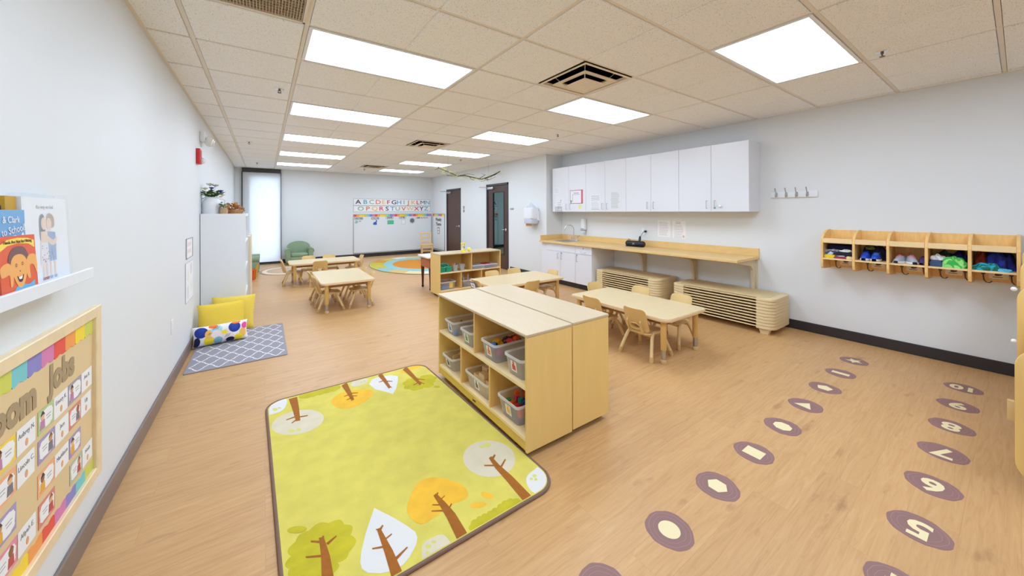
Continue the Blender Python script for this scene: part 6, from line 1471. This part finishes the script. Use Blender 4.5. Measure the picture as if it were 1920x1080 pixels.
# ================================================================== BACK OF THE ROOM
def armchair(lab, x, y, rz):
    """child armchair facing local -y"""
    t = thing('child_armchair', lab, 'armchair', (x, y, 0), rz, 'green vinyl child armchairs')
    q = M(); q.box(-.27, .27, -.24, .24, .07, .21, b=.02); q.build('base', GREENV, t)
    q = M(); q.box(-.195, .195, -.245, .13, .205, .30, b=.03, seg=3); q.build('seat_cushion', GREENV, t)
    pts = [(-.27, .10)]+[(.27*-math.cos(PI*k/14)*(1.0), .42+.175*math.sin(PI*k/14)**.8) for k in range(15)]+[(.27, .10)]
    q = M(); q.prism(pts, .11, .25, 'xz', b=.03, seg=3); q.build('backrest', GREENV, t)
    for s in (-1, 1):
        q = M(); q.box(s*.255-.058, s*.255+.058, -.25, .14, .07, .36, b=.02); q.tube([(s*.262, -.252, .355), (s*.262, .14, .355)], .072, 18); a = q.build('arm', GREENV, t)
        q = M()
        for k in range(14): an = -PI*.15+PI*1.3*k/13; q.ball((s*.262+.06*math.cos(an), -.254, .355+.06*math.sin(an)), .006, 6)
        for k in range(5): q.ball((s*.262-.05, -.252, .09+.05*k), .006, 6); q.ball((s*.262+.05, -.252, .09+.05*k), .006, 6)
        q.build('nail_trim', GREEND, a)
    for sx in (-1, 1):
        for sy in (-1, 1): M().lathe([(0, 0), (.018, 0), (.026, .072), (0, .072)], c=(sx*.21, sy*.18, 0), n=12).build('leg', DARK, t)
    return t
armchair('green vinyl child armchair facing the camera against the back wall', .765, 11.10, 0)
armchair('green vinyl child armchair seen from the side, half behind the tall white shelf', -.345, 9.80, PI/2)
t = thing('orange_basket', 'small orange basket on the floor in front of the side-on green armchair', 'basket', (-.235, 9.02, 0))
OR = flat('basket_orange', (216, 104, 40), .55)
q = M(); q.lathe([(0, .004), (.075, .004), (.075, 0), (.08, 0), (.105, .20), (.112, .205), (.108, .215), (.098, .20), (.074, .01), (0, .01)], n=24)
q.build('basket', OR, t); q = M()
for k in range(12): a = 2*PI*k/12; q.tube([(.082*math.cos(a), .082*math.sin(a), .02), (.105*math.cos(a), .105*math.sin(a), .195)], .005, 6)
q.build('ribs', flat('basket_rust', (190, 80, 30), .6), t)
t = thing('toy_banana_book', 'yellow folded card sticking out of the orange basket', 'card', (-.20, 9.0, .05)); q = M(); q.prism([(0, 0), (.07, .0), (.10, .26), (.075, .27)], -.006, .006, 'xz'); q.build('card', flat('mustard_card', (214, 170, 60), .6), t, smooth=False); t.name = 'yellow_card'
# ladder back chair in the corner
t = thing('ladder_back_chair', 'small pale wooden ladder back chair in the far corner by the boards', 'chair', (4.20, 10.72, 0), -.25)
PW = flat('pine', (236, 196, 134), .45)
for sx in (-1, 1):
    q = M(); q.tube([(sx*.155, -.16, 0), (sx*.155, -.16, .335)], .018, 8); q.build('front_leg', PW, t); q = M(); q.tube([(sx*.15, .16, 0), (sx*.15, .16, .34), (sx*.16, .215, .72)], .018, 8); q.build('back_post', PW, t)
q = M(); q.prism(rrect(-.185, .185, -.19, .18, .03, 4), .335, .36, b=.006); q.build('seat', PW, t)
for z in (.44, .56, .69): q = M(); yy = .16+.055*(z-.34)/.38; q.box(-.15, .15, yy-.01, yy+.01, z-.022, z+.022, b=.004); q.build('ladder_slat', PW, t)
q = M(); q.box(-.15, .15, -.17, -.15, .26, .32); q.box(-.15, .15, -.17, -.15, .14, .17); q.box(-.15, .15, .15, .17, .14, .17)
for s in (-.155, .155): q.box(s-.008, s+.008, -.16, .16, .10, .13); q.box(s-.008, s+.008, -.16, .16, .27, .32)
q.build('stretcher', PW, t, smooth=False)
# hanging branch
br = thing('hanging_branch', 'bare dark branch with yellow green lichen hung under the ceiling', 'branch', (0, 7.0, 0))
q = M()
def P7(u, v, dy=0): d = at(u, v, 2.2); k = (7.0+dy)/d.y; p = CAM+(d-CAM)*k; return (p.x, p.y-7.0, p.z)
main = [(823, 315, .0), (832, 319, .05), (845, 324, .08), (858, 330, .05), (872, 329, 0), (888, 333, -.05), (903, 336, -.02), (916, 332, .03), (928, 327, .06), (938, 321, .05)]
q.tube([P7(*p) for p in main], [.005, .008, .010, .011, .012, .013, .013, .014, .014, .012], 8)
for pl in ([(838, 329, .1), (850, 329.5, .08), (862, 329, .04)], [(862, 329, .02), (878, 326.5, -.1), (890, 328, -.12)], [(900, 334, 0), (910, 328, .05), (903, 326, .1)], [(906, 335, 0), (918, 337, -.08), (930, 331, -.1)], [(823, 315, 0), (815, 318.5, -.05)], [(823, 315, 0), (820, 308, .05)], [(880, 331, 0), (884, 336, .1), (890, 338, .15)], [(912, 333, 0), (915, 340, -.1)]): q.tube([P7(*p) for p in pl], [.008]+[.005]*(len(pl)-2)+[.003], 6)
q.build('wood', mat('bark', (74, 60, 52), .9, noise=.3, nscale=30, bump=.8, bscale=60), br)
q = M(); rd = random.Random(9)
for k in range(260):
    i = rd.randrange(0, len(main)-1); u = rd.random(); a, b2 = main[i], main[i+1]
    c = Vector(P7(a[0]+(b2[0]-a[0])*u, a[1]+(b2[1]-a[1])*u, a[2]))+Vector((rd.uniform(-.05, .05), rd.uniform(-.05, .05), rd.uniform(-.07, .05)))
    d = Vector((rd.uniform(-1, 1), rd.uniform(-1, 1), rd.uniform(-1, 1))).normalized()*.02; n = d.orthogonal().normalized()*.007
    q.poly([tuple(c-d), tuple(c+n), tuple(c+d), tuple(c-n)])
for pl in ([(868, 331, .03), (880, 337, .05), (893, 335, .0)], [(895, 336, .03), (905, 340, .03), (916, 337, 0)], [(840, 322, .1), (848, 328, .1), (858, 331, .1)]): q.tube([P7(*p) for p in pl], .004, 5)
q.build('lichen_leaves', flat('lichen', (186, 184, 92), .8), br, smooth=False)
q = M()
for p in ((840, 322, .07), (916, 332, .03)): a = Vector(P7(*p)); q.tube([tuple(a), (a.x, a.y, ZC)], .0012, 4)
q.build('cord', WIRE, br)

# ================================================================== BIRCH UNITS AT THE RIGHT EDGE
def edge_unit(lab, x, y1, H, D, W, z0=.06, extra=()):
    """low play unit standing with its back to the rug side; end panel with rounded corners seen edge-on, far edge at y1"""
    t = thing('birch_play_unit', lab, 'play unit', (x, y1, 0), 0, 'birch play units at the right edge')
    ED = flat('birch_edge', (236, 212, 158), .45)
    for a in (0, W-.02):
        q = M(); q.prism(rrect(-D, 0 if a == 0 else -.03, z0, H, .10, 8), a, a+.02, 'yz', b=.003); q.build('end_panel', [BIRCH, ED], t)
    q = M(); q.box(.02, W-.02, -D+.03, -.03, H-.14, H-.12); q.build('shelf', BIRCH, t, smooth=False); q = M(); q.box(.02, W-.02, -D+.03, -.03, z0+.06, z0+.08); q.build('shelf', BIRCH, t, smooth=False)
    q = M(); q.box(.02, W-.02, -.045, -.03, z0+.08, H-.14); q.build('back_panel', BIRCHT, t, smooth=False)
    for nm, z, r in extra:
        q = M()
        if nm == 'knob': q.ball((.01, .010, z), r, 12); q.build(nm, PAPER, t)
        else: q.box(-.002, .022, -.001, .022, z-.05, z+.05, b=.004); q.build(nm, TANF, t)
    for a in (.05, W-.05):
        for b2 in (-.05, -D+.05): M().lathe([(0, 0), (.022, 0), (.024, .02), (.014, .05), (.014, z0+.07), (0, z0+.07)], c=(a, b2, 0), n=12).build('caster', TANF, t)
    return t
edge_unit('birch play unit nearest the camera at the right edge, end panel with rounded corners', 3.02, .018, .725, .50, .50, extra=[('latch', .40, 0)])
edge_unit('taller birch play unit just behind the near low one at the right edge', 3.60, .013, .968, .50, .45, extra=[('knob', .925, .012), ('knob', .62, .012)])
edge_unit('third tallest stepped birch play unit at the right edge, second from the cubbies', 4.15, .001, 1.085, .5, .40)
edge_unit('tallest birch play unit at the right edge, closest to the wall cubbies', 4.62, -.007, 1.14, .5, .30)
